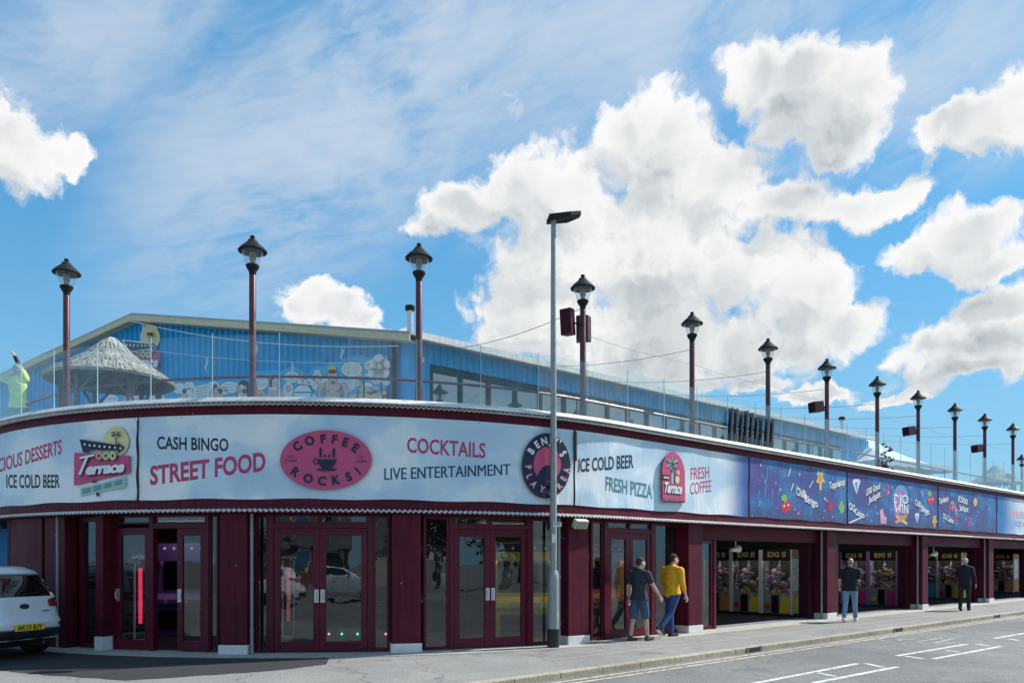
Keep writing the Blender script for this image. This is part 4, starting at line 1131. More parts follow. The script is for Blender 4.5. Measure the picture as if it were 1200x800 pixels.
rnd_ = random.Random(4)
for k in range(46):
    x = 205 + k*5.5; yt = 452 - (x > 330)*6 - (x > 400)*10; r_ = rnd_.uniform(4, 7.5); a.ell(x, rnd_.uniform(yt, 466), r_, r_*.75, rnd_.choice(('paleblue', 'paleblue', 'printwhite')), 0.2 + .01*k, 14)
for k, (x0, x1, y0) in enumerate(((300, 330, 462), (372, 410, 463), (408, 453, 460), (205, 240, 466))): a.poly([(x0, 472), (x0, y0 + 3), ((x0+x1)/2, y0), (x1, y0 + 2), (x1, 472)], 'sandprint', 1)
(p,) = q6((815, 150)); bubble(p[0], p[1], 12.6, 9.0, 4)
for dx, dy in ((0, 0), (-50, -20), (45, -25), (-40, 40), (40, 35), (0, -60), (0, 60)): e6(1025+dx, 140+dy, 46, 46, 'printwhite')
(p,) = q6((1025, 140)); 
for k in range(5): a.line([(p[0]-7.5 + abs(k-2)*.8, p[1]-6+k*3), (p[0]+7.5 - abs(k-2)*.8, p[1]-6+k*3)], .55, 'tealgrey', 3)
e6(935, 120, 20, 34, 'printwhite'); e6(930, 195, 12, 10, 'printwhite'); e6(903, 215, 7, 6, 'printwhite')
(p,) = q6((345, 212)); bubble(p[0], p[1], 9.2, 6.8, 3); (p,) = q6((105, 255)); bubble(p[0], p[1], 9, 8.5, 4)
for dx, dy, r in ((0, 0, 44), (-45, 30, 40), (45, 30, 40), (0, -40, 26), (-80, 45, 26), (80, 45, 26)): e6(545+dx, 215+dy, r, r*.8, 'printwhite')
# big bather with red face band and yellow hair
for dx, m_, ly, k in ((0, 'brown', 2, 3), (0, 'skinprint', 3, 0)):
    e6(665, 345, 92+k, 95+k, m_, ly, 24); e6(580, 320, 36+k, 62+k, m_, ly); e6(752, 320, 36+k, 62+k, m_, ly); e6(665, 205, 38+k, 66+k, m_, ly)
e6(662, 150, 34, 30, 'yellow', 4); e6(662, 168, 33, 17, 'brown', 5); e6(666, 250, 16, 5, 'brown', 5); e6(630, 320, 6, 6, 'brown', 5); e6(705, 320, 6, 6, 'brown', 5); e6(590, 340, 12, 20, 'muralblue', 4); e6(742, 335, 12, 20, 'muralblue', 4)
# reclining figure in a deckchair
a.line(q6((850, 270), (960, 345), (1045, 290)), 1.6, 'brown', 3); a.line(q6((865, 300), (855, 385)), 1.0, 'brown', 3); a.line(q6((1040, 250), (1060, 385)), 1.0, 'brown', 3)
e6(925, 305, 60, 24, 'mint', 4); e6(865, 265, 24, 22, 'skinprint', 4); e6(1000, 300, 40, 14, 'skinprint', 4); e6(1075, 340, 28, 28, 'brown', 3); e6(1070, 335, 18, 20, 'skinprint', 4)
# woman, child and boat
e6(215, 255, 42, 62, 'brown', 2); e6(225, 265, 34, 48, 'skinprint', 3); e6(205, 240, 10, 8, 'printwhite', 4); e6(205, 300, 26, 12, 'printwhite', 4); e6(220, 350, 62, 50, 'skinprint', 3); e6(320, 320, 40, 70, 'printwhite', 2); e6(320, 300, 24, 30, 'palepink', 3)
e6(430, 330, 78, 66, 'inkblack', 2); e6(430, 332, 72, 60, 'printwhite', 3); a.line(q6((365, 330), (500, 330)), 2.0, 'skyprint', 4); e6(430, 215, 14, 40, 'palepink', 3)
e6(95, 350, 46, 34, 'skinprint', 3); e6(100, 360, 22, 20, 'orange', 4)
def e7(x, y, rx, ry, m, ly=2, n=18): (p,) = q7((x, y)); a.ell(p[0], p[1], rx/7.06, ry/7.06, m, ly, n)
for x_, y_, r_ in ((210, 455, 8), (222, 452, 6), (250, 452, 7), (262, 458, 6), (283, 455, 6)): a.ell(x_, y_, r_, r_*.8, 'printwhite', 2, 16)
for x_ in (216, 258, 286): a.ell(x_, 464, 4, 5, 'skinprint', 4, 12); a.ell(x_, 458, 2.6, 3, 'brown', 5, 10)
(p,) = q7((985, 590)); bubble(p[0], p[1], 11.5, 6.8, 3); e7(1100, 620, 60, 90, 'navy', 2); e7(1075, 630, 26, 60, 'printwhite', 3); e7(1065, 615, 12, 28, 'orange', 4)
a.poly(q7((680, 585), (808, 560), (812, 680), (690, 690)), 'printwhite', 2)
for k in range(4): a.line(q7((700, 600 + k*22), (795, 590 + k*22)), .6, 'tealgrey', 3)
e7(865, 625, 24, 68, 'brown', 2); e7(868, 640, 20, 48, 'skinprint', 3); e7(640, 640, 40, 50, 'printwhite', 2); e7(985, 660, 70, 40, 'skyprint', 1)
for x in (130, 160, 185): a.ell(x, 468, 9, 6, 'printwhite', 2, 16); a.line([(x-5, 467), (x+5, 467)], .6, 'tealgrey', 3)
a.ell(148, 469, 4, 5, 'palepink', 3, 12)
a.build('painting', t)
t = thing('wall_sign', gable_map(165, 410, 0.05), 'large Terrace sign with moon and navy arrow high on the blue gable', 'sign')
(p,) = q7((325, 178)); plate('moon', ellpts(p[0], p[1], 11.4, 15.2, 32), 'creamyellow', 0.05, 0.08, t, gable_map, 'printwhite')
plate('pink_plate', q7((120, 330), (408, 298), (408, 445), (110, 470)), 'pink', 0.082, 0.11, t, gable_map, 'printwhite')
plate('arrow_backing', q7((88, 195), (330, 222), (330, 200), (384, 248), (338, 300), (335, 278), (172, 300), (150, 312)), 'printwhite', 0.112, 0.13, t, gable_map, 'printwhite')
plate('arrow', q7((106, 206), (335, 235), (335, 217), (372, 248), (340, 284), (338, 266), (166, 290), (152, 300)), 'navy', 0.132, 0.145, t, gable_map, 'navy')
a = Art(gable_map, 0.15, 0.004)
for k in range(8): (p,) = q7((130 + k*31, 240 + k*1.2)); a.ell(p[0], p[1], 1.0, 1.2, 'printwhite', 0, 10)
for x, c in ((225, 'doughpink'), (267, 'doughgreen'), (310, 'doughyellow')):
    (p,) = q7((x, 318)); a.ell(p[0], p[1], 3.2, 4.4, 'navy', 0); a.ring(p[0], p[1], 3.0, 4.2, 1.0, 1.5, c, 2)
a.line(q7((322, 160), (324, 215)), 1.0, 'navy')
for ang in (10, 50, 130, 170, 210, -30): a.line(q7((322, 152), (322 + 30*cos(radians(ang)), 152 - 26*sin(radians(ang)))), 1.2, 'navy')
a.text("Terrace", *q7((128, 425), (392, 428)), 11, 'navy', 1, 0.06, shear=.2); a.text("Terrace", *q7((122, 418), (386, 421)), 11, 'printwhite', 3, 0.05, shear=.2)
a.build('lettering', t)

# ================================================================== lamps on the terrace
LZ0, LZ1 = 3.98, 7.42
def make_lamp():
    t = thing('terrace_lamp', (0, 0, 0), 'maroon lamp post with a black hatted glass lantern', 'lamp post', 'maroon lamp posts along the terrace', world=False)
    H = LZ1 - LZ0
    mb = MB(); mb.lathe([(0.11, 0), (0.11, 0.03), (0.075, 0.05), (0.072, 0.8), (0.062, 0.85), (0.060, H - 0.72), (0.050, H - 0.70)], 16); mb.build('pole', M['maroon_pole'], t, smooth=True)
    mb = MB(); mb.lathe([(0.05, H - 0.72), (0.062, H - 0.69), (0.058, H - 0.66), (0.105, H - 0.58), (0.118, H - 0.555), (0.118, H - 0.53), (0.10, H - 0.52)], 18); mb.build('lantern_cup', M['black_metal'], t, smooth=True)
    mb = MB(); mb.lathe([(0.105, H - 0.525), (0.13, H - 0.46), (0.165, H - 0.36), (0.19, H - 0.285)], 18); mb.f = mb.f[:-2]; mb.m = mb.m[:-2]; mb.build('lantern_glass', M['glass_lamp'], t, smooth=True, fix=False)
    mb = MB(); mb.lathe([(0.045, H - 0.52), (0.045, H - 0.43), (0.062, H - 0.42), (0.062, H - 0.40), (0.05, H - 0.39), (0.062, H - 0.38), (0.062, H - 0.36), (0.05, H - 0.35), (0.062, H - 0.34), (0.062, H - 0.31), (0.05, H - 0.29)], 14); mb.build('louvre', M['galv'], t, smooth=30)
    mb = MB(); mb.lathe([(0.19, H - 0.29), (0.25, H - 0.292), (0.252, H - 0.275), (0.235, H - 0.255), (0.19, H - 0.205), (0.145, H - 0.17), (0.11, H - 0.135), (0.085, H - 0.105), (0.075, H - 0.08), (0.035, H - 0.07), (0.03, H - 0.055), (0.045, H - 0.035), (0.04, H - 0.01), (0.0, H)], 22); mb.build('lantern_hat', M['black_metal'], t, smooth=True)
    return t
LAMPX = [78, 296, 491, 683, 811, 900, 969, 1028, 1076, 1119, 1154, 1187]
LAMPL = ['maroon lamp post rising beside the big thatched hut', 'maroon lamp post in front of the mural, above STREET FOOD', 'maroon lamp post beside the roof flue and hall corner', 'lamp post carrying two loudspeakers beside the tall street light',
         'lamp post above the pink arched sign', 'lamp post standing by the dark deckchair stack', 'lamp post with one loudspeaker, left of the white marquee', 'lamp post with dark ivy at its foot, in front of the marquee',
         'lamp post with one loudspeaker, right of the white marquee', 'plain lamp post between the marquee and the small far hut', 'lamp post with a loudspeaker in front of the far thatched hut', 'lamp post just right of the far thatched hut']
L0 = make_lamp(); lamps = []
for i, x in enumerate(LAMPX):
    o = L0 if i == 0 else copy_thing(L0)
    s_ = s_at(x, -0.36); o.location = FP(s_, -0.36, LZ0); o['label'] = LAMPL[i]; lamps.append((o, s_)); o.rotation_euler.z = random.uniform(0, 6)
o = copy_thing(L0); o.location = at(1197.3, 532, 41.5) - Vector((0, 0, LZ1 - LZ0)); o['label'] = 'smallest and farthest lamp post, at the right edge of the view'
# loudspeakers
def speaker(pos, rz, tilt, w_, h_, d_, label, arm):
    t = thing('loudspeaker', pos, label, 'loudspeaker', 'maroon loudspeakers on the lamp posts')
    R = Matrix.Translation(pos) @ Matrix.Rotation(rz, 4, 'Z') @ Matrix.Rotation(tilt, 4, 'X')
    mb = MB(); pts = [(-w_/2, -d_/2), (w_/2, -d_/2), (w_*.38, d_/2), (-w_*.38, d_/2)]
    mb.prism([R @ Vector((x, y, -h_/2)) for x, y in pts], (0, 0, 0), (R.to_3x3() @ Vector((0, 0, h_)))); mb.build('cabinet', M['maroon_pole'], t, bevel=0.02)
    mb = MB(); mb.box(-w_/2 + .02, w_/2 - .02, -d_/2 - .012, -d_/2 - .002, -h_/2 + .02, h_/2 - .02, R); mb.build('grille', M['maroon_dark'], t)
    mb = MB(); mb.tube([R @ Vector((0, d_/2 - 0.02, 0)), arm], 0.018, 6); mb.build('bracket', M['black_metal'], t)
def lp(i, z): p = lamps[i][0].location; return Vector((p.x, p.y, z))
p = lp(3, 6.42); speaker(p + Vector((-0.30, -0.06, 0.02)), radians(-35), radians(6), .27, .52, .22, 'tilted loudspeaker hanging left of the post by the street light', p)
speaker(p + Vector((0.02, 0.20, -0.04)), radians(165), radians(-4), .32, .52, .22, 'loudspeaker strapped behind the post by the street light', p)
for i, lb in ((6, 'single loudspeaker on the post left of the marquee'), (8, 'single loudspeaker on the post right of the marquee'), (10, 'farthest loudspeaker, on the post by the small hut')):
    p = lp(i, 6.03); speaker(p + Vector((-0.30, -0.02, 0.0)), radians(-70), radians(8), .30, .30, .36, lb, p)

# ---- street light in the pavement
pb = ground_at(648.5, 758.5); t = thing('street_light', pb, 'tall grey street light with a flat head standing on the pavement', 'street light')
mb = MB(); mb.lathe([(0.115, 0.0), (0.115, 0.36)], 18, pb); mb.build('black_base', M['black'], t, smooth=True)
mb = MB(); mb.lathe([(0.108, 0.36), (0.104, 1.33), (0.095, 1.40), (0.070, 1.46)], 18, pb); mb.build('lower_column', M['galv'], t, smooth=True)
mb = MB(); mb.lathe([(0.068, 1.44), (0.060, 4.0), (0.045, 8.02)], 16, pb); mb.build('upper_column', M['galv'], t, smooth=True)
mb = MB(); R = Matrix.Translation(pb + Vector((0, 0, 8.06))) @ Matrix.Rotation(radians(8), 4, 'Z') @ Matrix.Rotation(radians(-7), 4, 'Y')
mb.prism([R @ Vector(p_) for p_ in ((-0.11, -0.15, -0.02), (0.30, -0.17, -0.01), (0.53, -0.07, 0.035), (0.53, 0.07, 0.035), (0.30, 0.17, -0.01), (-0.11, 0.15, -0.02))], (0, 0, 0), (0, 0, 0.085))
mb.build('lamp_head', M['black_metal'], t, bevel=0.012)
mb = MB(); mb.lathe([(0.05, 7.98), (0.055, 8.05)], 12, pb); mb.build('spigot', M['galv'], t)
mb = MB(); mb.box(-0.005, 0.15, -0.085, -0.078, 2.28, 2.36, Matrix.Translation(pb)); q_ = mb.build('number_plate', M['white'], t)
mb = MB(); mb.box(-0.03, 0.03, -0.082, -0.076, 1.98, 2.14, Matrix.Translation(pb)); mb.build('sticker', M['white'], t)
mb = MB(); mb.box(-0.035, 0.035, -0.115, -0.105, 0.5, 1.1, Matrix.Translation(pb)); mb.build('access_door', M['galv'], t)
mb = MB()
for k in range(2): mb.box(0.01, 0.13, -0.088, -0.0855, 2.335 - k*.025, 2.345 - k*.025, Matrix.Translation(pb))
mb.build('plate_print', M['black'], q_)
# floodlight under the trim
sf = s_at(678, 0.06); p = FP(sf, 0.10, 2.36); t = thing('floodlight', p, 'beige floodlight fixed at the top of the pillar by the street light', 'floodlight')
R = Matrix.Translation(p) @ Matrix.Rotation(fdir(sf), 4, 'Z') @ Matrix.Rotation(radians(28), 4, 'X')
mb = MB(); mb.box(-.16, .16, -.07, .05, -.09, .09, R); mb.build('housing', pmat('beige_plastic', (0.55, 0.50, 0.38), 0.5), t, bevel=0.02)
mb = MB(); mb.box(-.125, .125, -.078, -.071, -.06, .06, R); mb.build('lens', M['glass_hall'], t)
mb = MB(); mb.tube([p + Vector((0, 0, 0.05)), FP(sf, -0.03, 2.42)], 0.015, 6); mb.build('bracket', M['black_metal'], t)

# ---- cables and ropes from the posts to the hall
def cable(a, b, sag, r, label, mat='cable', group='wires strung over the terrace', name='overhead_cable'):
    mb = MB(); mb.tube([a + (b - a)*(k/14) - Vector((0, 0, sag*4*(k/14)*(1 - k/14))) for k in range(15)], r, 5)
    tag(mb.build(name, M[mat]), label, 'cable' if mat == 'cable' else 'rope', group)
def hallp(t_, z=6.95): return Vector((A_ + SD*t_ + SN*0.42).to_tuple()[:2] + (z,))
names = {3: 'the post with two loudspeakers', 4: 'the post above the arched sign', 5: 'the post by the deckchair stack', 6: 'the loudspeaker post left of the marquee', 7: 'the post with ivy', 8: 'the loudspeaker post right of the marquee', 9: 'the plain post by the far hut', 10: 'the loudspeaker post by the far hut', 11: 'the last post by the far hut'}
for i in range(3, 12):
    z = 6.75 if i == 3 else 6.55
    d1 = hallp(1.2 + (i-3)*2.75, 6.9); cable(lp(i, z), d1, 0.12, 0.007 if i == 3 else 0.006, 'dark wire from %s to the hall eave' % names[i])
for i in range(3, 11): cable(lp(i, 6.22), lp(i + 1, 6.22), 0.06, 0.0045, 'thin wire from %s to the next one' % names[i])
g1 = A_ + GD*GT*0.98 + GN*0.5; g1.z = ZA - 0.25; g2 = A_ - GD*0.05 + GN*0.5; g2.z = ZE - 0.30
cable(g1, g2, 0.25, 0.012, 'white rope sloping from the gable peak to the hall corner', 'rope', 'white ropes across the gable', 'festoon_rope')
g3 = A_ + GD*8.3 + GN*0.6; g3.z = 7.55; g4 = A_ + GD*0.6 + GN*0.6; g4.z = 6.35
cable(g3, g4, 0.12, 0.008, 'lower white rope across the blue gable', 'rope', 'white ropes across the gable', 'festoon_rope')
for k, fr in enumerate((0.06, 0.30, 0.52, 0.68, 0.82)):
    src = (g1, g2, 0.25) if k % 2 == 0 else (g3, g4, 0.12)
    p = src[0] + (src[1] - src[0])*fr - Vector((0, 0, src[2]*4*fr*(1 - fr)))
    mb = MB(); L = (0.55, 0.42, 0.5, 0.4, 0.35)[k]; cvv = [p, p + Vector((0.035, 0, -L*.3)), p + Vector((-.02, .02, -L*.7)), p + Vector((.015, 0, -L))]
    mb.tube(cvv, [0.008, 0.034, 0.026, 0.004], 6); tag(mb.build('rag_pennant', M['rope'], smooth=True), ['white rag pennant nearest the gable peak', 'white rag pennant on the lower rope, left of the mural post', 'white rag pennant above the bald bather', 'white rag pennant over the speech bubbles', 'last white rag pennant beside the hall corner'][k], 'pennant', 'rag pennants on the ropes')

# ---- thatched huts
M['thatch'] = pmat('grey_thatch', (0.33, 0.31, 0.275), 0.9, var=0.3, vscale=7, bump=0.5, bscale=50)
M['thatch_pale'] = pmat('pale_thatch', (0.43, 0.41, 0.365), 0.9, var=0.25, vscale=9)
M['timber'] = pmat('weathered_timber', (0.17, 0.13, 0.10), 0.8, var=0.25, vscale=5)
def make_hut():
    t = thing('thatched_hut', (0, 0, 0), '', 'hut', 'thatched huts on the terrace', world=False)
    RR = 1.52; zE, zA = 1.88, 2.86
    tiers = [(0.10, 0.62, zA, zA - 0.42), (0.42, 1.06, zA - 0.34, zA - 0.68), (0.88, RR, zA - 0.60, zE)]
    mb = MB()
    for (r0, r1, z0, z1) in tiers: mb.lathe([(r0, z0), ((r0+r1)/2, (z0*.48 + z1*.52)), (r1, z1), (r1 - 0.03, z1 - 0.07), (r0, z0 - 0.16)], 40)
    rnd = random.Random(3)
    mb.cur = 1
    for (r0, r1, z0, z1) in tiers:
        for k in range(int(420*r1)):
            a_ = rnd.uniform(0, 2*pi); f0 = rnd.uniform(0, .75); f1 = min(1.06, f0 + rnd.uniform(.2, .5))
            ra, rb = r0 + (r1-r0)*f0, r0 + (r1-r0)*f1; za, zb = z0 + (z1-z0)*f0 + .022, z0 + (z1-z0)*f1 + .02 - (0.03 if f1 > 1 else 0); w_ = rnd.uniform(.006, .018); j = rnd.uniform(-.05, .05)
            c0, s0_, c1, s1_ = cos(a_), sin(a_), cos(a_ + j), sin(a_ + j)
            mb.add([(ra*c0 - w_*s0_, ra*s0_ + w_*c0, za), (ra*c0 + w_*s0_, ra*s0_ - w_*c0, za), (rb*c1 + w_*s1_, rb*s1_ - w_*c1, zb), (rb*c1 - w_*s1_, rb*s1_ + w_*c1, zb)], [(0, 1, 2, 3)], rnd.choice((0, 1, 1)))
    mb.build('thatch_roof', [M['thatch'], M['thatch_pale']], t, fix=False)
    for k in range(6):
        a_ = 2*pi*k/6 + .3; x, y = 1.12*cos(a_), 1.12*sin(a_)
        mb = MB(); mb.tube([(x, y, 0), (x, y, zE + .15)], 0.06, 8); p_ = mb.build('post', M['timber'], t, smooth=True)
        for sg_ in (-1, 1):
            b_ = a_ + sg_*.42; mb = MB(); mb.tube([(x, y, 1.35), (1.08*cos(b_), 1.08*sin(b_), zE + .05)], 0.035, 6); mb.build('brace', M['timber'], p_)
        mb = MB(); mb.tube([(1.45*cos(a_), 1.45*sin(a_), zE - .02), (0.1*cos(a_), 0.1*sin(a_), zA - .25)], 0.035, 6); mb.build('rafter', M['timber'], t)
    mb = MB(); mb.tube([(1.12*cos(2*pi*k/36), 1.12*sin(2*pi*k/36), zE + .02) for k in range(37)], 0.045, 6, cap=False); mb.build('ring_beam', M['timber'], t)
    mb = MB(); mb.lathe([(0.75, 0), (0.75, 0.95), (0.85, 0.96), (0.85, 1.0), (0.6, 1.0)], 28); mb.build('counter', M['timber'], t, smooth=30)
    return t
h0 = make_hut(); hd = 18.4; h0.location = ((130 - 600)*hd/F, hd, 3.98); h0.scale = (0.93, 0.93, 1.0); h0['label'] = 'large round thatched hut in front of the blue gable'
h1 = copy_thing(h0); hd = 42.0; h1.location = ((1166 - 600)*hd/F, hd, 3.98); h1.rotation_euler.z = 0.5; h1.scale = (0.86, 0.86, 0.95); h1['label'] = 'small distant thatched hut near the far end of the terrace'
# ---- white marquee
M['canvas'] = pmat('white_canvas', (0.50, 0.54, 0.56), 0.7, var=0.06)
mc = Vector(((1012 - 600)*36/F, 36, 3.98)); t = thing('marquee', mc, 'white pointed marquee tent on the terrace beyond the hall', 'tent')
RM = Matrix.Translation(mc) @ Matrix.Rotation(PHI - .15, 4, 'Z')
mb = MB(); n = 14; vs = []; fs = []; hs, e_, pk = 2.7, 1.85, 3.45
for i in range(n+1):
    f = i/n; sz = hs*(1 - f); z = e_ + (pk - e_)*(f**1.75)
    for k in range(4):
        c = [(-1, -1), (1, -1), (1, 1), (-1, 1)][k]; c2 = [(-1, -1), (1, -1), (1, 1), (-1, 1)][(k+1) % 4]
        for j in range(4): w_ = j/4; vs.append(RM @ Vector(((c[0]*(1-w_) + c2[0]*w_)*sz, (c[1]*(1-w_) + c2[1]*w_)*sz, z)))
for i in range(n):
    for k in range(16): fs.append((i*16+k, i*16+(k+1) % 16, (i+1)*16+(k+1) % 16, (i+1)*16+k))
mb.add(vs, fs); mb.build('canopy', M['canvas'], t, smooth=50)
mb = MB()
for k in range(4):
    c = [(-1, -1), (1, -1), (1, 1), (-1, 1)][k]; c2 = [(-1, -1), (1, -1), (1, 1), (-1, 1)][(k+1) % 4]; m_ = 18; vs = []
    for j in range(m_+1):
        w_ = j/m_; x, y = (c[0]*(1-w_) + c2[0]*w_)*hs, (c[1]*(1-w_) + c2[1]*w_)*hs; vs += [RM @ Vector((x, y, e_)), RM @ Vector((x*1.01, y*1.01, e_ - .22 - .05*abs(sin(j*pi/3))))]
    mb.add(vs, [(2*j, 2*j+2, 2*j+3, 2*j+1) for j in range(m_)])
mb.build('valance', M['canvas'], t)
for k in range(4):
    c = [(-1, -1), (1, -1), (1, 1), (-1, 1)][k]; mb = MB(); mb.tube([RM @ Vector((c[0]*hs*.99, c[1]*hs*.99, 0)), RM @ Vector((c[0]*hs*.99, c[1]*hs*.99, e_))], 0.03, 8); mb.build('leg', M['galv'], t)
mb = MB(); mb.add([RM @ Vector(p_) for p_ in ((-hs, hs*.98, 0), (hs, hs*.98, 0), (hs, hs*.98, e_), (-hs, hs*.98, e_), )], [(0, 1, 2, 3)]); mb.add([RM @ Vector(p_) for p_ in ((-hs*.98, -hs, 0), (-hs*.98, hs, 0), (-hs*.98, hs, e_), (-hs*.98, -hs, e_))], [(0, 1, 2, 3)]); mb.build('side_wall', M['canvas'], t, fix=False)
# ---- dark folded deckchairs stacked on the terrace
t0 = None
for k in range(9):
    x = 856 + k*6.0; s_ = s_at(x, -0.04); base = FP(s_, -0.03, Z_CP + 0.012)
    lbl = 'black folded deckchair propped against the glass by the deckchair stack post'
    if t0 is None:
        t0 = thing('folded_deckchair', (0, 0, 0), lbl, 'deckchair', 'black deckchairs folded in a stack on the terrace', world=False)
        mb = MB(); mb.tube([(0, 0, 0), (0.10, 0.22, 1.58)], 0.034, 6); mb.build('side_rail', M['black'], t0); mb = MB(); mb.tube([(0, .5, 0), (0.10, .72, 1.58)], 0.034, 6); mb.build('side_rail', M['black'], t0)
        mb = MB(); mb.tube([(0.02, .04, .3), (0.02, .54, .3)], 0.018, 6); mb.tube([(0.095, .21, 1.5), (0.095, .71, 1.5)], 0.018, 6); mb.build('cross_bar', M['black'], t0)
        mb = MB(); mb.add([(0.03, .06, .4), (0.03, .54, .4), (0.085, .68, 1.4), (0.085, .2, 1.4)], [(0, 1, 2, 3)]); mb.build('sling', flat('sling_grey', (0.05, 0.055, 0.06)), t0); o = t0
    else: o = copy_thing(t0)
    o.location = base; o.rotation_euler = (0, 0, PHI); sc_ = random.uniform(.85, 1.02); o.scale = (1 + random.uniform(-.3, .6), .13, sc_*.55)
# ---- ivy on one post
pv = FP(lamps[7][1], -0.05, Z_CP + 0.014); mb = MB(); rnd = random.Random(5)
for k in range(110):
    f = rnd.random(); a_ = f*16 + rnd.uniform(-.6, .6); r_ = .10 + rnd.random()*.14*(1 - .5*f); c = pv + Vector((r_*cos(a_), r_*.35*sin(a_), f*.8)); d1 = Vector((rnd.uniform(-1, 1), rnd.uniform(-1, 1), rnd.uniform(-1, 1))).normalized()*.055; d2 = d1.orthogonal().normalized()*.04
    mb.add([c - d1, c + d2, c + d1, c - d2], [(0, 1, 2, 3)])
tv = thing('ivy_plant', pv, 'dark ivy twisted round the foot of a lamp post by the marquee', 'plant')
mb.build('leaves', flat('dark_ivy', (0.014, 0.022, 0.014)), tv, fix=False)
mb = MB(); mb.lathe([(0.05, 0.0), (0.07, 0.12), (0.075, 0.14)], 12, pv + Vector((-0.12, -0.10, 0))); mb.build('pot', M['black'], tv)
# ---- blue wall at the left end
bw = MB(); pA, pB = at(34, 656, 18.2), at(-70, 656, 18.2)
t = thing('blue_wall', Vector((pA.x, 18.2, 0)), 'bright blue rendered wall behind the parked white car', 'wall')
bw.box(pB.x, pA.x, 18.2, 18.45, 0.0, 2.9); bw.build('wall', M['blue_wall'], t)
bw = MB(); bw.box(pB.x, pA.x + .02, 18.17, 18.48, 0.0, 0.16); bw.build('plinth', M['black'], t)
fl = FP(s_at(9, -0.6), -0.6, 2.40); t = thing('soffit_box', fl, 'small black box fixed under the canopy at the far left', 'junction box')
mb = MB(); mb.cbox(fl, (.22, .16, .12)); mb.build('case', M['black_metal'], t, bevel=.01); mb = MB(); mb.tube([fl + Vector((0, 0, .05)), fl + Vector((0, 0, .085))], .03, 8); mb.build('bracket', M['galv'], t)

# ================================================================== people
def _hull(bm, c0, r0, c1=None, r1=None):
    vs = []
    t = bmesh.new(); bmesh.ops.create_icosphere(t, subdivisions=2, radius=1.0)
    unit = [v.co.copy() for v in t.verts]; t.free()
    def rr(r): return Vector(r) if isinstance(r, (tuple, list)) else Vector((r, r, r))
    for c, r in ((c0, r0), (c1, r1)):
        if c is None: continue
        q = rr(r); c = Vector(c)
        vs += [bm.verts.new(c + Vector((u.x*q.x, u.y*q.y, u.z*q.z))) for u in unit]
    res = bmesh.ops.convex_hull(bm, input=vs)
    dead = [g_ for g_ in res.get('geom_interior', []) if isinstance(g_, bmesh.types.BMVert)]
    bmesh.ops.delete(bm, geom=dead, context='VERTS')
def blob(name, prims, voxel, mats, parent, smooth_it=4, cut=None):
    """one continuous skin over a list of rounded limbs (c0, r0[, c1, r1])"""
    bm = bmesh.new()
    for p in prims: _hull(bm, *p)
    me = bpy.data.meshes.new(name + "_src"); bm.to_mesh(me); bm.free()
    ob = bpy.data.objects.new(name + "_src", me); COL.objects.link(ob)
    rm = ob.modifiers.new('r', 'REMESH'); rm.mode = 'VOXEL'; rm.voxel_size = voxel
    sm = ob.modifiers.new('s', 'SMOOTH'); sm.factor = 0.5; sm.iterations = smooth_it
    bpy.context.view_layer.update()
    out = bpy.data.meshes.new_from_object(ob.evaluated_get(bpy.context.evaluated_depsgraph_get()))
    bpy.data.objects.remove(ob, do_unlink=True); bpy.data.meshes.remove(me)
    out.name = name
    if cut:
        b2 = bmesh.new(); b2.from_mesh(out)
        for co, no in cut:
            g_ = bmesh.ops.bisect_plane(b2, geom=b2.verts[:] + b2.edges[:] + b2.faces[:], plane_co=co, plane_no=no, clear_outer=True)
        b2.to_mesh(out); b2.free()
    out.materials.clear()
    out.materials.append(mats)
    out.polygons.foreach_set('use_smooth', [True]*len(out.polygons))
    o = bpy.data.objects.new(name, out); COL.objects.link(o); o.parent = parent; ORG[o.name] = Vector((0, 0, 0))
    return o
M['skin'] = pmat('skin', (0.50, 0.29, 0.21), 0.55, var=0.1, vscale=9)
M['skin_pale'] = pmat('skin_pale', (0.56, 0.35, 0.27), 0.55, var=0.1, vscale=9)
def cloth(n, c, r=0.85): M[n] = pmat(n, c, r, var=0.22, vscale=11, bump=0.35, bscale=26, detail=3); return M[n]
cloth('tee_slate', (0.025, 0.038, 0.052)); cloth('denim_mid', (0.045, 0.10, 0.20)); cloth('hoodie_yellow', (0.80, 0.42, 0.015)); cloth('jeans_blue', (0.03, 0.07, 0.215)); cloth('tee_navy', (0.008, 0.012, 0.025)); cloth('jeans_light', (0.20, 0.30, 0.44))
cloth('jacket_navy', (0.010, 0.014, 0.026)); cloth('trousers_dark', (0.012, 0.014, 0.022)); cloth('tee_lime', (0.62, 0.78, 0.24)); cloth('shorts_teal', (0.05, 0.24, 0.22)); cloth('shoe_grey', (0.05, 0.05, 0.055)); cloth('shoe_white', (0.62, 0.62, 0.60)); cloth('shoe_black', (0.015, 0.015, 0.018))
cloth('hair_brown', (0.045, 0.028, 0.018)); cloth('hair_grey', (0.30, 0.29, 0.28)); cloth('hair_dark', (0.02, 0.015, 0.012)); cloth('cap_pale', (0.55, 0.53, 0.48)); cloth('sole_pale', (0.60, 0.56, 0.48))

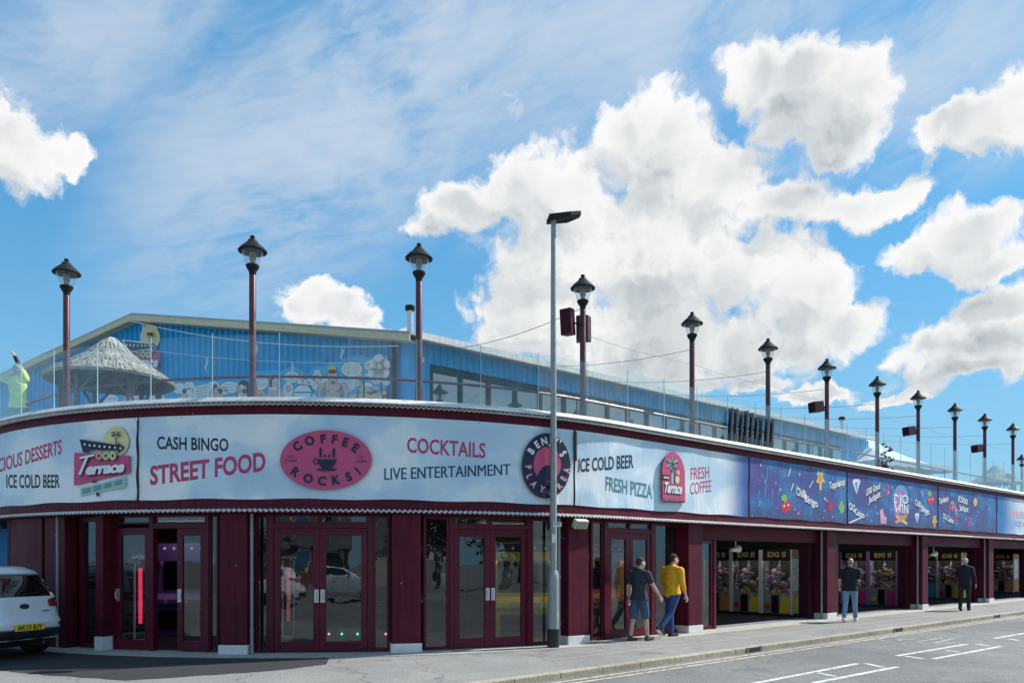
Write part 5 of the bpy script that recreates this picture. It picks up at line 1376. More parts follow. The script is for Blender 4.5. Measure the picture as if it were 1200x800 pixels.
def leg(hip, thigh, knee):
    a = radians(thigh); b = radians(thigh - knee)
    k = hip + Vector((0, sin(a), -cos(a)))*0.415; an = k + Vector((0, sin(b), -cos(b)))*0.405
    return k, an
def arm(sh, swing, out, bend, side, inward=0.0):
    a = radians(swing); o = radians(out)
    d = Vector((side*sin(o), sin(a)*cos(o), -cos(a)*cos(o))).normalized(); el = sh + d*0.275
    b = a + radians(bend); d2 = Vector((side*(sin(o)*.6 - inward), sin(b), -cos(b))).normalized(); wr = el + d2*0.245
    return el, wr, d2
def hand_prims(wr, d, side, curl=0.5):
    pr = []; lat = d.cross(Vector((1, 0, 0))).normalized(); pal = Vector((-side, 0, 0))
    pc = wr + d*0.05; pr.append((wr, 0.026, wr + d*0.085, (0.018, 0.036, 0.036)))
    for k, (ln, of) in enumerate(((.066, .032), (.078, .011), (.073, -.011), (.058, -.031))):
        b = wr + d*0.092 + lat*of; m = b + d*ln*.55 + pal*.012*curl; e = m + (d*.75 + pal*curl)*ln*.5
        pr.append((b, .0105, m, .0098)); pr.append((m, .0098, e, .0085))
    b = wr + d*0.03 + lat*0.030; m = b + (d*.55 + lat*.75)*.04; pr.append((b, .0125, m, .0115)); pr.append((m, .0115, m + (d*.85 + lat*.3 + pal*.2)*.034, .0095))
    return pr
def person(label, loc, facing, h, pose, skin, top, sleeve, bottom, blen, shoe, hair=None, bald=False, bulk=1.0, group='people walking along the frontage', hood=False, long_sleeve=False, sole=None, jacket=False):
    t = thing('person', (0, 0, 0), label, 'person', group, world=False)
    P = pose
    lean = radians(P.get('lean', 3)); tw = P.get('side', 0.0)
    hipL, hipR = Vector((-.095, 0, .915)), Vector((.095, 0, .915))
    kL, aL = leg(hipL, *P['L']); kR, aR = leg(hipR, *P['R'])
    fpL, fpR = P.get('fL', 0), P.get('fR', 0)                      # foot pitch: + heel raised
    def foot(an, fp):
        f = radians(fp); dirv = Vector((0, cos(f), -sin(f))); upv = Vector((0, sin(f), cos(f)))
        heel = an - upv*.055 - dirv*.045; ball = an - upv*.068 + dirv*.115; toe = ball + Vector((0, cos(f*.35), -sin(f*.35)))*.07
        return heel, ball, toe, dirv, upv
    FL, FR_ = foot(aL, fpL), foot(aR, fpR)
    low = min(min(q.z for q in FL[:3]), min(q.z for q in FR_[:3])) - .034
    dz = Vector((0, 0, -low))
    hipL, hipR, kL, kR, aL, aR = [q + dz for q in (hipL, hipR, kL, kR, aL, aR)]
    FL, FR_ = [(f[0]+dz, f[1]+dz, f[2]+dz, f[3], f[4]) for f in (FL, FR_)]
    pel = (hipL + hipR)/2 + Vector((0, 0, .04)); L_ = Vector((tw, sin(lean), cos(lean))).normalized()
    wst = pel + L_*.13; che = pel + L_*.37; nk = pel + L_*.545; nk2 = nk + Vector((0, .015, .07)) + Vector((tw*.05, 0, 0))
    hp = radians(P.get('head', 0)); hyaw = radians(P.get('yaw', 0))
    hc = nk2 + Vector((0, .03 + .08*sin(hp), .085 - .03*(1-cos(hp))))
    sx = .185*bulk; shL = pel + L_*.485 + Vector((-sx, 0, 0)); shR = pel + L_*.485 + Vector((sx, 0, 0))
    if 'shL' in P: shL += Vector(P['shL']); shR += Vector(P['shR'])
    shL = shL - L_*.02; shR = shR - L_*.02
    elL, wrL, dL = arm(shL, *P['aL'], -1); elR, wrR, dR = arm(shR, *P['aR'], 1)
    if 'vL' in P: elL = shL + Vector(P['vL'][0]); wrL = elL + Vector(P['vL'][1]); dL = (wrL - elL).normalized()
    if 'vR' in P: elR = shR + Vector(P['vR'][0]); wrR = elR + Vector(P['vR'][1]); dR = (wrR - elR).normalized()
    B = bulk
    torso = [(pel, (.155*B, .105*B, .11), wst, (.140*B, .095*B, .10)), (wst, (.140*B, .098*B, .10), che, (.165*B, .105*B, .12)), (che, (.165*B, .105*B, .12), nk - L_*.05, (.10, .07, .05)),
             (shL - L_*.018, .056, nk - L_*.02, .062), (shR - L_*.018, .056, nk - L_*.02, .062)]
    Rh = Matrix.Rotation(-hyaw, 3, 'Z') @ Matrix.Rotation(-hp, 3, 'X')
    def H(x, y, z): return hc + Rh @ Vector((x, y, z))
    head = [(nk, .058, nk2, .055), (H(0, -.01, .035), (.074, .092, .082)), (H(0, .012, -.03), (.062, .078, .085)), (H(0, .055, -.075), (.036, .03, .03)),
            (H(0, .088, .0), .012, H(0, .105, -.028), .014), (H(-.075, 0, -.01), (.012, .022, .032)), (H(.075, 0, -.01), (.012, .022, .032)), (H(-.03, .083, .022), (.02, .008, .008), H(.03, .083, .022), (.02, .008, .008)), (H(-.018, .082, -.058), (.012, .008, .006), H(.018, .082, -.058), (.012, .008, .006))]
    limbs = []
    for hip, k, an in ((hipL, kL, aL), (hipR, kR, aR)): limbs += [(hip, .085*B, k, .055), (k, .054, (k*.62 + an*.38) - Vector((0, .012, 0)), .056), (k*.62 + an*.38 - Vector((0, .012, 0)), .055, an, .036)]
    for hip, F_ in ((aL, FL), (aR, FR_)): limbs += [(hip, .036, F_[0], .034), (F_[0], .034, F_[1], .036), (F_[1], .036, F_[2], .025)]
    for sh, el_, wr in ((shL, elL, wrL), (shR, elR, wrR)): limbs += [(sh, .054*B, el_, .041), (el_, .041, el_*.65 + wr*.35, .042), (el_*.65 + wr*.35, .041, wr, .026)]
    hands = hand_prims(wrL, dL, -1) + hand_prims(wrR, dR, 1)
    blob('body', torso + head + limbs + hands, .0085, M[skin], t, 2)
    # clothes
    e = .016
    def grow(p, e): 
        g_ = lambda r: tuple(v + e for v in r) if isinstance(r, tuple) else r + e
        return (p[0], g_(p[1]), p[2], g_(p[3])) if len(p) == 4 else (p[0], g_(p[1]))
    sh_pr = [grow(p, e + (.012 if jacket or hood else 0)) for p in torso]
    drop = Vector((0, -.004, -.075 if not hood else -.03))
    sh_pr.append((pel + drop, (.196*B + .004, .150*B + .004, .022), wst, (.156*B, .115*B, .08)))
    for sh, el_, wr in ((shL, elL, wrL), (shR, elR, wrR)):
        if sleeve <= 1: sh_pr.append((sh, .068*B + .004, sh + (el_ - sh)*sleeve, .066))
        else: sh_pr += [(sh, .070*B + .004, el_, .062), (el_, .064, el_ + (wr - el_)*(sleeve - 1), .05)]
    if hood: sh_pr += [(nk - Vector((.06, .05, .005)), .055, nk - Vector((-.06, .05, .005)), .055), (nk - Vector((0, .085, .06)), (.085, .04, .06))]
    blob('top', sh_pr, .013, M[top], t, 5)
    lo = [grow((pel, (.155*B, .105*B, .09)), .010), grow((hipL, .088*B, hipR, .088*B), .008)]
    for hip, k, an in ((hipL, kL, aL), (hipR, kR, aR)):
        if blen <= 1: lo += [(hip, .100*B, hip + (k - hip)*blen, .088)]
        else: lo += [(hip, .098*B, k, .072), (k, .072, k + (an - k)*(blen - 1), .062)]
    blob('shorts' if blen <= 1.1 else 'trousers', lo, .012, M[bottom], t, 4)
    for F_, an in ((FL, aL), (FR_, aR)):
        s_ = blob('shoe', [(F_[0], .045, F_[1], (.050, .05, .042)), (F_[1], (.050, .05, .042), F_[2], (.040, .034, .030)), (F_[0], .045, an, .042)], .009, M[shoe], t, 3)
        if sole: blob('sole', [(F_[0] - F_[4]*.036, (.044, .046, .014), F_[1] - F_[4]*.036, (.050, .05, .014)), (F_[1] - F_[4]*.036, (.050, .05, .014), F_[2] - F_[4]*.024, (.04, .036, .012))], .008, M[sole], s_, 1)
    if P.get('glove'): blob('arm_guard', [(elR*.75 + wrR*.25, .052, wrR, .040)], .009, M['black'], t, 2)
    if hair:
        hr = [(H(0, -.018, .048), (.081, .096, .080)), (H(0, -.05, .0), (.072, .06, .07))]
        if bald: hr = [(H(0, -.045, -.015), (.076, .062, .045))]
        blob('hair', hr, .009, M[hair], t, 3)
    t.location = loc; t.rotation_euler = (0, 0, facing - pi/2); k = h/1.75; t.scale = (k, k, k)
    return t
def pave(px, d, off=None): return Vector(((px - 600)*d/F, d, 0))
person('man in a dark slate tee and denim shorts walking away along the doors', pave(749, 16.05), PHI + .05, 1.70, dict(L=(-9, 6), R=(15, 8), fL=0, fR=-6, aL=(-6, 9, 12), aR=(12, 22, 22), yaw=28, lean=2), 'skin_pale', 'tee_slate', .62, 'denim_mid', .93, 'shoe_grey', 'hair_brown', bulk=1.12)
person('man in a bright yellow hoodie and blue jeans, one heel raised', pave(787, 16.75), PHI - .1, 1.77, dict(L=(9, 6), R=(-20, 26), fL=-4, fR=42, aL=(4, 8, 30), aR=(-4, 15, 18), yaw=22, lean=3), 'skin_pale', 'hoodie_yellow', 1.55, 'jeans_blue', 1.93, 'shoe_black', 'hair_brown', bulk=1.2, hood=True, sole='sole_pale')
person('balding man in a navy tee and pale jeans striding past the open arcade', pave(996, 21.0), PHI + .25, 1.70, dict(L=(-15, 10), R=(20, 6), fL=14, fR=-10, aL=(-6, 14, 50), aR=(6, 16, 82, .2), head=18, yaw=-10, lean=2), 'skin', 'tee_navy', .66, 'jeans_light', 1.95, 'shoe_white', 'hair_grey', bald=True, bulk=1.12)
person('farthest walker, in a dark jacket and dark trousers', pave(1130.5, 25.7), PHI + .1, 1.69, dict(L=(-8, 10), R=(9, 4), fL=10, fR=-4, aL=(8, 10, 40), aR=(-10, 16, 16), yaw=-25, lean=4), 'skin', 'jacket_navy', 1.92, 'trousers_dark', 1.96, 'shoe_black', 'cap_pale', bulk=1.1, jacket=True)
pm_ = FP(s_at(22, -0.62), -0.62, 3.98)
pt = person('person in a lime tee on the terrace, arms raised to the left', pm_, radians(95), 1.86, dict(L=(-3, 2), R=(4, 3), aL=(0, 5, 5), aR=(0, 5, 5), vL=((-.22, .05, .06), (-.20, .04, .10)), vR=((-.13, .06, .235), (-.12, .03, .215)), shL=(-.01, 0, .02), shR=(-.03, 0, .06), glove=1, head=-6, yaw=25, lean=2, side=-.06), 'skin_pale', 'tee_lime', .6, 'shorts_teal', .95, 'shoe_grey', 'hair_grey', group='people on the terrace')
del pt['group']

# ================================================================== parked car
M['car_white'] = pmat('car_white_paint', (0.72, 0.74, 0.77), 0.22, var=0.02, coat=0.8)
M['car_black'] = pmat('car_black_plastic', (0.014, 0.014, 0.016), 0.55, var=0.1)
M['car_glass'] = pmat('car_dark_glass', (0.006, 0.007, 0.009), 0.04, var=0.0, coat=1.0, spec=0.8)
M['lens_red'] = pmat('tail_lens_red', (0.30, 0.008, 0.012), 0.12, var=0.0, coat=1.0)
M['lens_clear'] = pmat('tail_lens_clear', (0.55, 0.55, 0.56), 0.12, var=0.0, coat=1.0)
M['plate_yellow'] = pmat('number_plate_yellow', (0.80, 0.58, 0.03), 0.4, var=0.02)
M['chrome'] = pmat('chrome', (0.75, 0.75, 0.76), 0.12, metal=1.0, var=0.0)
M['tyre'] = pmat('tyre_rubber', (0.018, 0.018, 0.019), 0.85, var=0.1)
CW = [(.22, .80, -2.05, 2.02), (.34, .895, -2.17, 2.14), (.48, .92, -2.21, 2.19), (.62, .925, -2.22, 2.20), (.70, .925, -2.17, 2.19), (.86, .92, -2.12, 2.13), (.96, .912, -2.09, 1.95), (1.02, .895, -2.07, 1.30), (1.06, .880, -2.05, .98),
      (1.18, .835, -1.97, .74), (1.30, .785, -1.87, .50), (1.42, .725, -1.74, .22), (1.48, .685, -1.66, .02), (1.535, .60, -1.52, -.18), (1.56, .42, -1.25, -.45)]
def cint(z):
    for (a, b) in zip(CW[:-1], CW[1:]):
        if a[0] <= z <= b[0]:
            f = (z - a[0])/(b[0] - a[0]); f = f
            return [a[k] + (b[k] - a[k])*f for k in (1, 2, 3)]
    return CW[-1][1:] if z > 1 else CW[0][1:]
NE = 5.0
def rear_pt(x, z, off=0.0):
    w_, r, f = cint(z); yc, hl = (r + f)/2, (f - r)/2; q = min(.9999, abs(x)/w_)
    return Vector((x, yc - hl*(1 - q**NE)**(1/NE) - off, z))
def front_pt(x, z, off=0.0):
    w_, r, f = cint(z); yc, hl = (r + f)/2, (f - r)/2; q = min(.9999, abs(x)/w_)
    return Vector((x, yc + hl*(1 - q**NE)**(1/NE) + off, z))
def side_pt(y, z, sd, off=0.0):
    w_, r, f = cint(z); yc, hl = (r + f)/2, (f - r)/2; q = min(.9999, abs(y - yc)/hl)
    return Vector((sd*(w_*(1 - q**NE)**(1/NE) + off), y, z))
def patch(fn, us, vs_, name, mat, parent, th=0.006):
    """fn(i_u, i_v) grid -> points; a skin with thickness"""
    mb = MB(); nu, nv = len(us), len(vs_); P = [fn(u, v, th) for u in us for v in vs_]
    mb.add(P, [(i*nv+j, (i+1)*nv+j, (i+1)*nv+j+1, i*nv+j+1) for i in range(nu-1) for j in range(nv-1)])
    B_ = [fn(u, v, -.004) for u in us for v in vs_]
    edge = [i*nv for i in range(nu)] + [(nu-1)*nv + j for j in range(1, nv)] + [i*nv + nv-1 for i in range(nu-2, -1, -1)] + [j for j in range(nv-2, 0, -1)]
    m_ = len(edge); mb.add([P[k] for k in edge] + [B_[k] for k in edge], [(k, (k+1) % m_, (k+1) % m_ + m_, k+m_) for k in range(m_)])
    return mb.build(name, M[mat], parent, smooth=45)
def lin(a, b, n): return [a + (b - a)*k/n for k in range(n+1)]
def make_car():
    t = thing('parked_car', (0, 0, 0), 'white five door car parked beside the left doorway, seen from behind', 'car', world=False)
    mb = MB(); n = 64; vs = []; fs = []
    zs = []
    for a, b in zip(CW[:-1], CW[1:]): zs += lin(a[0], b[0], 3)[:-1]
    zs.append(CW[-1][0])
    for z in zs:
        w_, r, f = cint(z); yc, hl = (r+f)/2, (f-r)/2
        for k in range(n):
            th = 2*pi*k/n; c, s_ = cos(th), sin(th); e = 2/NE
            vs.append((w_*math.copysign(abs(c)**e, c), yc + hl*math.copysign(abs(s_)**e, s_), z))
    for i in range(len(zs)-1):
        for k in range(n): fs.append((i*n+k, i*n+(k+1) % n, (i+1)*n+(k+1) % n, (i+1)*n+k))
    fs.append(tuple(range(n-1, -1, -1))); fs.append(tuple((len(zs)-1)*n+k for k in range(n)))
    mb.add(vs, fs); mb.build('body', M['car_white'], t, smooth=50)
    # black lower bumper, glazing, lights
    patch(lambda u, v, o: rear_pt(u*cint(v)[0]*.985, v, o), lin(-1, 1, 20), [.225, .30, .38, .46, .50], 'rear_bumper', 'car_black', t, .012)
    # tailgate glass follows the tapered cabin
    rg_ = patch(lambda u, v, o: rear_pt(u*(.80 - .30*(v - 1.04)), v, o), lin(-1, 1, 16), lin(1.045, 1.40, 6), 'rear_window', 'car_glass', t, .006)
    mb = MB(); mb.tube([rear_pt(-.05, 1.075, .02), rear_pt(.32, 1.10, .022)], .009, 6); mb.build('wiper', M['car_black'], rg_)
    patch(lambda u, v, o: rear_pt(u*.66, v, o), lin(-1, 1, 10), [1.425, 1.45, 1.47], 'roof_spoiler', 'car_white', t, .05)
    for sd in (-1, 1):
        def tl(u, v, o, sd=sd): return rear_pt(sd*(.46 + (.90 - .46)*u), .925 + (v - .5)*(.11 + .09*u) + .03*u, o)
        l_ = patch(tl, lin(0, 1, 8), lin(0, 1, 4), 'tail_light', 'lens_red', t, .012)
        def tl2(u, v, o, sd=sd): return rear_pt(sd*(.66 + .18*u), .935 + (v - .5)*.05 + .03*u, o)
        patch(tl2, lin(0, 1, 5), lin(0, 1, 2), 'reverse_lens', 'lens_clear', l_, .016)
        def rf(u, v, o, sd=sd): return rear_pt(sd*(.60 + .30*u), .545 + v*.045 + .02*u, o)
        patch(rf, lin(0, 1, 6), lin(0, 1, 1), 'reflector', 'lens_red', t, .008)
        def sw(u, v, o, sd=sd): return side_pt(u, v, sd, o)
        patch(lambda u, v, o, sd=sd: side_pt(-1.35 + (1.95 - .9*(v - 1.06))*u, v, sd, o), lin(0, 1, 12), lin(1.07, 1.40, 5), 'side_window', 'car_glass', t, .005)
        d_ = patch(lambda u, v, o, sd=sd: side_pt(u, v, sd, o), lin(-.15, .85, 8), lin(.36, 1.03, 5), 'door', 'car_white', t, .004)
        mb = MB(); mb.tube([side_pt(-.05, .93, sd, .025), side_pt(.12, .935, sd, .025)], .012, 6); mb.build('handle', M['car_white'], d_)
        mb = MB(); mb.sphere(tuple(side_pt(.62, 1.10, sd, .10)), (.10, .06, .07), 10, 8); mb.build('wing_mirror', M['car_white'], t, smooth=True)
        for y in (-1.32, 1.35):
            c = Vector((sd*.81, y, .34)); mb = MB(); R_ = Matrix.Translation(c) @ Matrix.Rotation(pi/2, 4, 'Y')
            prof = [(.20, -.11), (.30, -.115), (.335, -.09), (.345, 0), (.335, .09), (.30, .115), (.20, .11)]
            m2 = MB(); m2.lathe(prof, 32); mb.add([R_ @ Vector(p) for p in m2.v], m2.f[:-2]); w_ = mb.build('wheel', M['tyre'], t, smooth=40)
            mb = MB(); m2 = MB(); m2.lathe([(.0, .05), (.06, .08), (.10, .06), (.19, .085), (.215, .10), (.215, -.1)], 30); mb.add([R_ @ Vector((p[0], p[1], p[2]*sd)) for p in m2.v], m2.f); mb.build('rim', M['chrome'], w_, smooth=40)
        mb = MB(); mb.tube([side_pt(-1.25, 1.475, sd, -.03) + Vector((0, 0, .03)), Vector((sd*.60, -.95, 1.565)), Vector((sd*.60, -.35, 1.55)), side_pt(.0, 1.45, sd, -.02) + Vector((0, 0, .03))], .013, 6); mb.build('roof_rail', M['car_black'], t)
        def hl_(u, v, o, sd=sd): return front_pt(sd*(.45 + .42*u), .74 + .10*v + .03*u, o)
        patch(hl_, lin(0, 1, 6), lin(0, 1, 2), 'headlight', 'lens_clear', t, .008)
    patch(lambda u, v, o: front_pt(u*.72, v, o), lin(-1, 1, 12), lin(1.06, 1.44, 6), 'windscreen', 'car_glass', t, .005)
    patch(lambda u, v, o: front_pt(u*.50, v, o), lin(-1, 1, 10), lin(.42, .68, 3), 'grille', 'car_black', t, .008)
    pz = .545; R_ = Matrix.Translation(rear_pt(0, pz, .02)) @ Matrix.Rotation(radians(-3), 4, 'X')
    mb = MB(); mb.box(-.26, .26, -.012, .004, -.056, .056, R_); pl = mb.build('number_plate', M['plate_yellow'], t, bevel=.004)
    v_, f_, W_ = glyphs("AK13 JUY", 0.025); mb = MB(); mb.add([R_ @ Vector((-.225 + x/W_*.45, -.0155, -.038 + y*.076)) for x, y in v_], f_); mb.build('lettering', M['black'], pl, fix=False)
    bz = .885; R_ = Matrix.Translation(rear_pt(0, bz, .008)) @ Matrix.Rotation(radians(-14), 4, 'X')
    mb = MB(); mb.add([R_ @ Vector((.085*cos(2*pi*k/24), -.004, .044*sin(2*pi*k/24))) for k in range(24)] + [R_ @ Vector((.085*cos(2*pi*k/24), .01, .044*sin(2*pi*k/24))) for k in range(24)], [tuple(range(24))] + [(k, (k+1) % 24, (k+1) % 24 + 24, k+24) for k in range(24)]); em = mb.build('emblem', M['black'], t)
    v_, f_, W_ = glyphs("KIA", 0.02); mb = MB(); mb.add([R_ @ Vector((-.055 + x/W_*.11, -.0075, -.018 + y*.036)) for x, y in v_], f_); mb.build('lettering', M['chrome'], em, fix=False)
    patch(lambda u, v, o: rear_pt(u*.90, v, o), lin(-1, 1, 16), [.506, .516], 'bumper_gap', 'car_black', t, .004)
    for sd in (-1, 1): patch(lambda u, v, o, sd=sd: rear_pt(sd*(.66 + u) - sd*.05*(v - .52), v, o), [0, .010], lin(.52, .87, 4), 'tailgate_gap', 'car_black', t, .004)
    mb = MB(); mb.tube([Vector((-.05, -1.30, 1.55)), Vector((-.03, -1.48, 1.75))], [.010, .005], 6); mb.build('aerial', M['car_black'], t)
    mb = MB(); mb.tube([rear_pt(.30, .80, .012), rear_pt(.44, .80, .012)], .008, 4); mb.build('model_badge', M['chrome'], t)
    mb = MB(); mb.tube([rear_pt(.35, .27, -.02), rear_pt(.35, .27, .03)], .03, 10); mb.build('exhaust_tip', M['chrome'], t)
    return t
car = make_car(); fwd = radians(160); rc = Vector(((33 - 600)*13.0/F, 13.0, 0))
car.location = rc + Vector((cos(fwd), sin(fwd), 0))*2.2; car.rotation_euler = (0, 0, fwd - pi/2)

# ================================================================== amusement machines inside
RT = random.Random(11)
emis('batten_lamp', (1.0, 0.93, 0.82), 10.0)
PLUSH = [flat('plush_%d' % i, tuple(v*.8 for v in c)) for i, c in enumerate(((.60, .10, .12), (.70, .45, .05), (.12, .28, .55), (.65, .30, .42), (.20, .40, .14), (.72, .68, .60), (.30, .15, .45), (.35, .18, .08)))]
def claw(trim, base, label, group, letters="EXI II"):
    """two fronts side by side, local front faces -Y, end panel at +X"""
    t = thing('claw_machine', (0, 0, 0), label, 'claw machine', group, world=False)
    w_, d_, h_ = .82, .60, 1.90
    for x in (0, w_):
        for y in (0, d_):
            mb = MB(); mb.box(x-.022, x+.022, y-.022, y+.022, 0.06, h_); mb.build('corner_post', M[trim], t)
    mb = MB(); mb.box(.023, w_-.023, .0, d_, .08, .66); mb.build('base', flat('machine_grey', (.30, .30, .31)), t)
    mb = MB(); mb.box(.023, w_-.023, -.004, d_, h_ - .24, h_ + .02); hd_ = mb.build('header', M['black'], t)
    v_, f_, W_ = glyphs(letters, 0.03); mb = MB(); mb.add([(.16 + x/W_*.5, -.010, h_ - .20 + y*.14) for x, y in v_], f_); mb.build('lettering', M['sign_gold'], hd_, fix=False)
    mb = MB(); mb.box(.023, w_-.023, .30, .31, .66, h_ - .245); mb.build('back_panel', M['interior'], t)
    mb = MB(); mb.add([(.023, -.006, .67), (w_-.023, -.006, .67), (w_-.023, -.006, h_-.245), (.023, -.006, h_-.245)], [(0, 1, 2, 3)]); mb.add([(w_+.012, .02, .67), (w_+.012, d_-.02, .67), (w_+.012, d_-.02, h_-.245), (w_+.012, .02, h_-.245)], [(0, 1, 2, 3)]); mb.build('glass_pane', M['glass_lamp'], t, fix=False)
    mb = MB()
    for k in range(64):
        mb.sphere((RT.uniform(.07, w_-.07), RT.uniform(.05, .27), .68 + RT.random()**1.5*.62), RT.uniform(.045, .085), 8, 6, RT.randrange(8))
    for k in range(26): mb.sphere((w_ - RT.uniform(.0, .05) - .03, RT.uniform(.33, d_-.06), .70 + RT.random()*.85), RT.uniform(.04, .07), 8, 6, RT.randrange(8))
    pz_ = mb.build('plush_toys', PLUSH, t, smooth=True); pz_['kind'] = 'stuff'
    mb = MB(); mb.prism([(.50, -.008, .09), (.78, -.008, .09), (.78, -.008, .62), (.70, -.008, .50), (.56, -.008, .62)], (0, 0, 0), (0, .012, 0)); mb.build('front_swoosh', M[base], t)
    mb = MB(); mb.box(.28, .47, -.03, .01, .10, .60); mb.build('coin_door', M['black'], t)
    mb = MB(); mb.lathe([(.0, 0), (.075, 0), (.085, .012), (.0, .02)], 20); m2 = MB(); R_ = Matrix.Translation((.15, -.01, .28)) @ Matrix.Rotation(pi/2, 4, 'X'); m2.add([R_ @ Vector(p) for p in mb.v], mb.f); m2.build('prize_hatch', M['red'] if base == 'yellow' else M['yellow'], t)
    mb = MB(); mb.box(w_+.023, w_+.034, .03, d_-.03, .10, .60); mb.build('end_panel', M[base], t)
    mb = MB(); mb.box(w_+.023, w_+.034, .03, d_-.03, h_-.24, h_); mb.build('end_header', M['orange'], t)
    mb = MB(); mb.box(w_+.023, w_+.034, .03, d_-.03, .62, .72); mb.build('end_band', M['doughpink'], t)
    mb = MB(); mb.tube([(.41, .14, h_-.25), (.41, .14, h_-.42)], .008, 6); mb.sphere((.41, .14, h_-.45), .035, 8, 6)
    for k in range(3):
        a_ = 2*pi*k/3; mb.tube([(.41, .14, h_-.46), (.41 + .06*cos(a_), .14 + .06*sin(a_), h_-.52), (.41 + .025*cos(a_), .14 + .025*sin(a_), h_-.58)], .007, 5)
    mb.build('claw', M['steel'], t)
    mb = MB(); mb.box(.10, w_-.10, .02, .05, h_-.262, h_-.246); mb.build('added_cabinet_lamp', M['batten_lamp'], t)  # lamp bar added to brighten the plush behind the glass
    mb = MB(); mb.box(.023, w_-.023, -.012, -.008, h_-.31, h_-.238); mb.build('added_lamp_pelmet', M['black'], t)  # added lip hiding that lamp bar from view
    return t
CL1 = claw('white', 'yellow', 'claw machine', 'prize claw machines in the arcade')
CL2 = claw('lilac', 'hotpink', 'pink based claw machine with lilac post behind the man in the navy tee', 'prize claw machines in the arcade')
CL3 = claw('white', 'orange', 'claw machine', 'prize claw machines in the arcade'); CL4 = claw('steel', 'skyprint', 'claw machine', 'prize claw machines in the arcade')
KX = 1.16
def put_row(proto, px, d, n, labels, first):
    c = Vector(((px - 600)*d/F, d, .016))                      # street-side front corner
    for k in range(n):
        o = proto if (first and k == 0) else copy_thing(proto)
        # local +X points out to the street, front faces back along the street
        o.rotation_euler = (0, 0, PHI - pi/2); X = ND; o.scale = (KX, KX, 1.02); o.location = c - ND*(.86*KX + .88*KX*k); o.location.z = .016; o['label'] = labels[k]
put_row(CL1, 929.5, 22.6, 2, ['yellow based claw machine with white corner post at the first open bay', 'yellow based claw machine further inside the first open bay'], True)
put_row(CL2, 1052.5, 27.0, 2, ['pink based claw machine with a lilac corner post', 'claw machine deeper inside, behind the pink one with the lilac post'], True)
put_row(CL1, 1129, 32.0, 1, ['yellow claw machine behind the farthest walker'], False)
put_row(CL4, 796, 18.6, 1, ['blue based claw machine behind the glass next to the yellow hoodie man'], True)
put_row(CL3, 1189, 38.5, 1, ['orange based claw machine inside the last open bay'], True)
def more(proto, px, d, k, label):
    c = Vector(((px - 600)*d/F, d, .016)); o = copy_thing(proto); o.rotation_euler = (0, 0, PHI - pi/2); o.scale = (KX, KX, 1.02); o.location = c - ND*(.86*KX + .88*KX*k); o.location.z = .016; o['label'] = label
more(CL3, 929.5, 22.6, 2, 'orange based claw machine, third and deepest in the first open bay'); more(CL4, 1129, 32.0, 1, 'blue based claw machine seen left of the farthest walker')
more(CL3, 796, 18.6, 1, 'orange based claw machine behind the doors the walkers are passing'); more(CL4, 1052.5, 27.0, 2, 'blue based claw machine, deepest in the second open bay')
def spot(px, py, d, label):
    p = at(px, py, d); t = thing('spotlight', p, label, 'spotlight', 'white spotlights under the arcade ceiling')
    R_ = Matrix.Translation(p) @ Matrix.Rotation(.5, 4, 'Z') @ Matrix.Rotation(radians(80), 4, 'Y')
    m2 = MB(); m2.lathe([(.05, -.16), (.06, -.05), (.10, .08), (.10, .12), (.07, .10)], 14); mb = MB(); mb.add([R_ @ Vector(q) for q in m2.v], m2.f); mb.build('head', M['white'], t, smooth=True)
    mb = MB(); mb.tube([p, Vector((p.x, p.y, Z_TR - .03))], .018, 6); mb.build('stem', M['white'], t)
spot(862, 643, 20.4, 'white spotlight hanging in the first open bay'); spot(1094, 649, 28.5, 'white spotlight hanging in the bay of the farthest walker')
# big yellow machine behind the second pair of doors
def cabinet(loc, rz, k, label, body, name='arcade_cabinet'):
    t = thing(name, (0, 0, 0), label, 'arcade machine', 'arcade machines behind the shop glass', world=False)
    mb = MB(); mb.prism([(0, -.30, .0), (0, -.30, .62), (0, -.46, .70), (0, -.46, .80), (0, -.16, .90), (0, -.10, 1.72), (0, -.22, 1.78), (0, -.22, 2.0), (0, .35, 2.0), (0, .35, 0)], (0, 0, 0), (1.35, 0, 0)); mb.v = [(p[0]-.675, p[1], p[2]) for p in mb.v]; b_ = mb.build('body', M[body], t, bevel=.015)
    mb = MB(); mb.box(-.52, .52, -.135, -.10, .98, 1.62, Matrix.Translation((0, -.035, 0))); s_ = mb.build('playfield_window', M['car_glass'], t)
    for k_ in range(2):
        mb = MB(); mb.box(-.48 + .54*k_, -.06 + .54*k_, -.40, -.312, .14, .56); mb.build('cash_door', M['black'], t)
        mb = MB(); mb.lathe([(.05, -.46), (.05, -.44)], 12); q = MB(); q.v = [(p[0] - .25 + .5*k_, -.475, .75 + (p[1])) for p in mb.v]; q.f = mb.f; q.m = mb.m; q.build('button', M['white'], t)
    mb = MB(); mb.box(-.60, .60, -.228, -.222, 1.80, 1.97); h_ = mb.build('marquee_panel', M['black'] if body == 'yellow' else M['purple'], t)
    for i in range(5):
        mb = MB(); mb.sphere((-.44 + .22*i, -.235, 1.885), .035, 8, 6); mb.build('marquee_lamp', M['white'], h_)
    mb = MB(); mb.box(-.5, .5, -.20, -.17, 1.70, 1.73); mb.build('added_playfield_lamp', M['batten_lamp'], t)  # lamp bar added to brighten the cabinet front
    mb = MB(); mb.box(-.62, .62, -.245, -.232, 1.62, 1.80); mb.build('added_lamp_pelmet', M[body], t)  # added lip that keeps the bar out of view
    t.location = loc; t.rotation_euler = (0, 0, rz)
    return t
c = at(612, 700, 15.95); cabinet(Vector((c.x, c.y, .016)), .12, 1, 'big yellow arcade machine behind the second pair of doors', 'yellow')
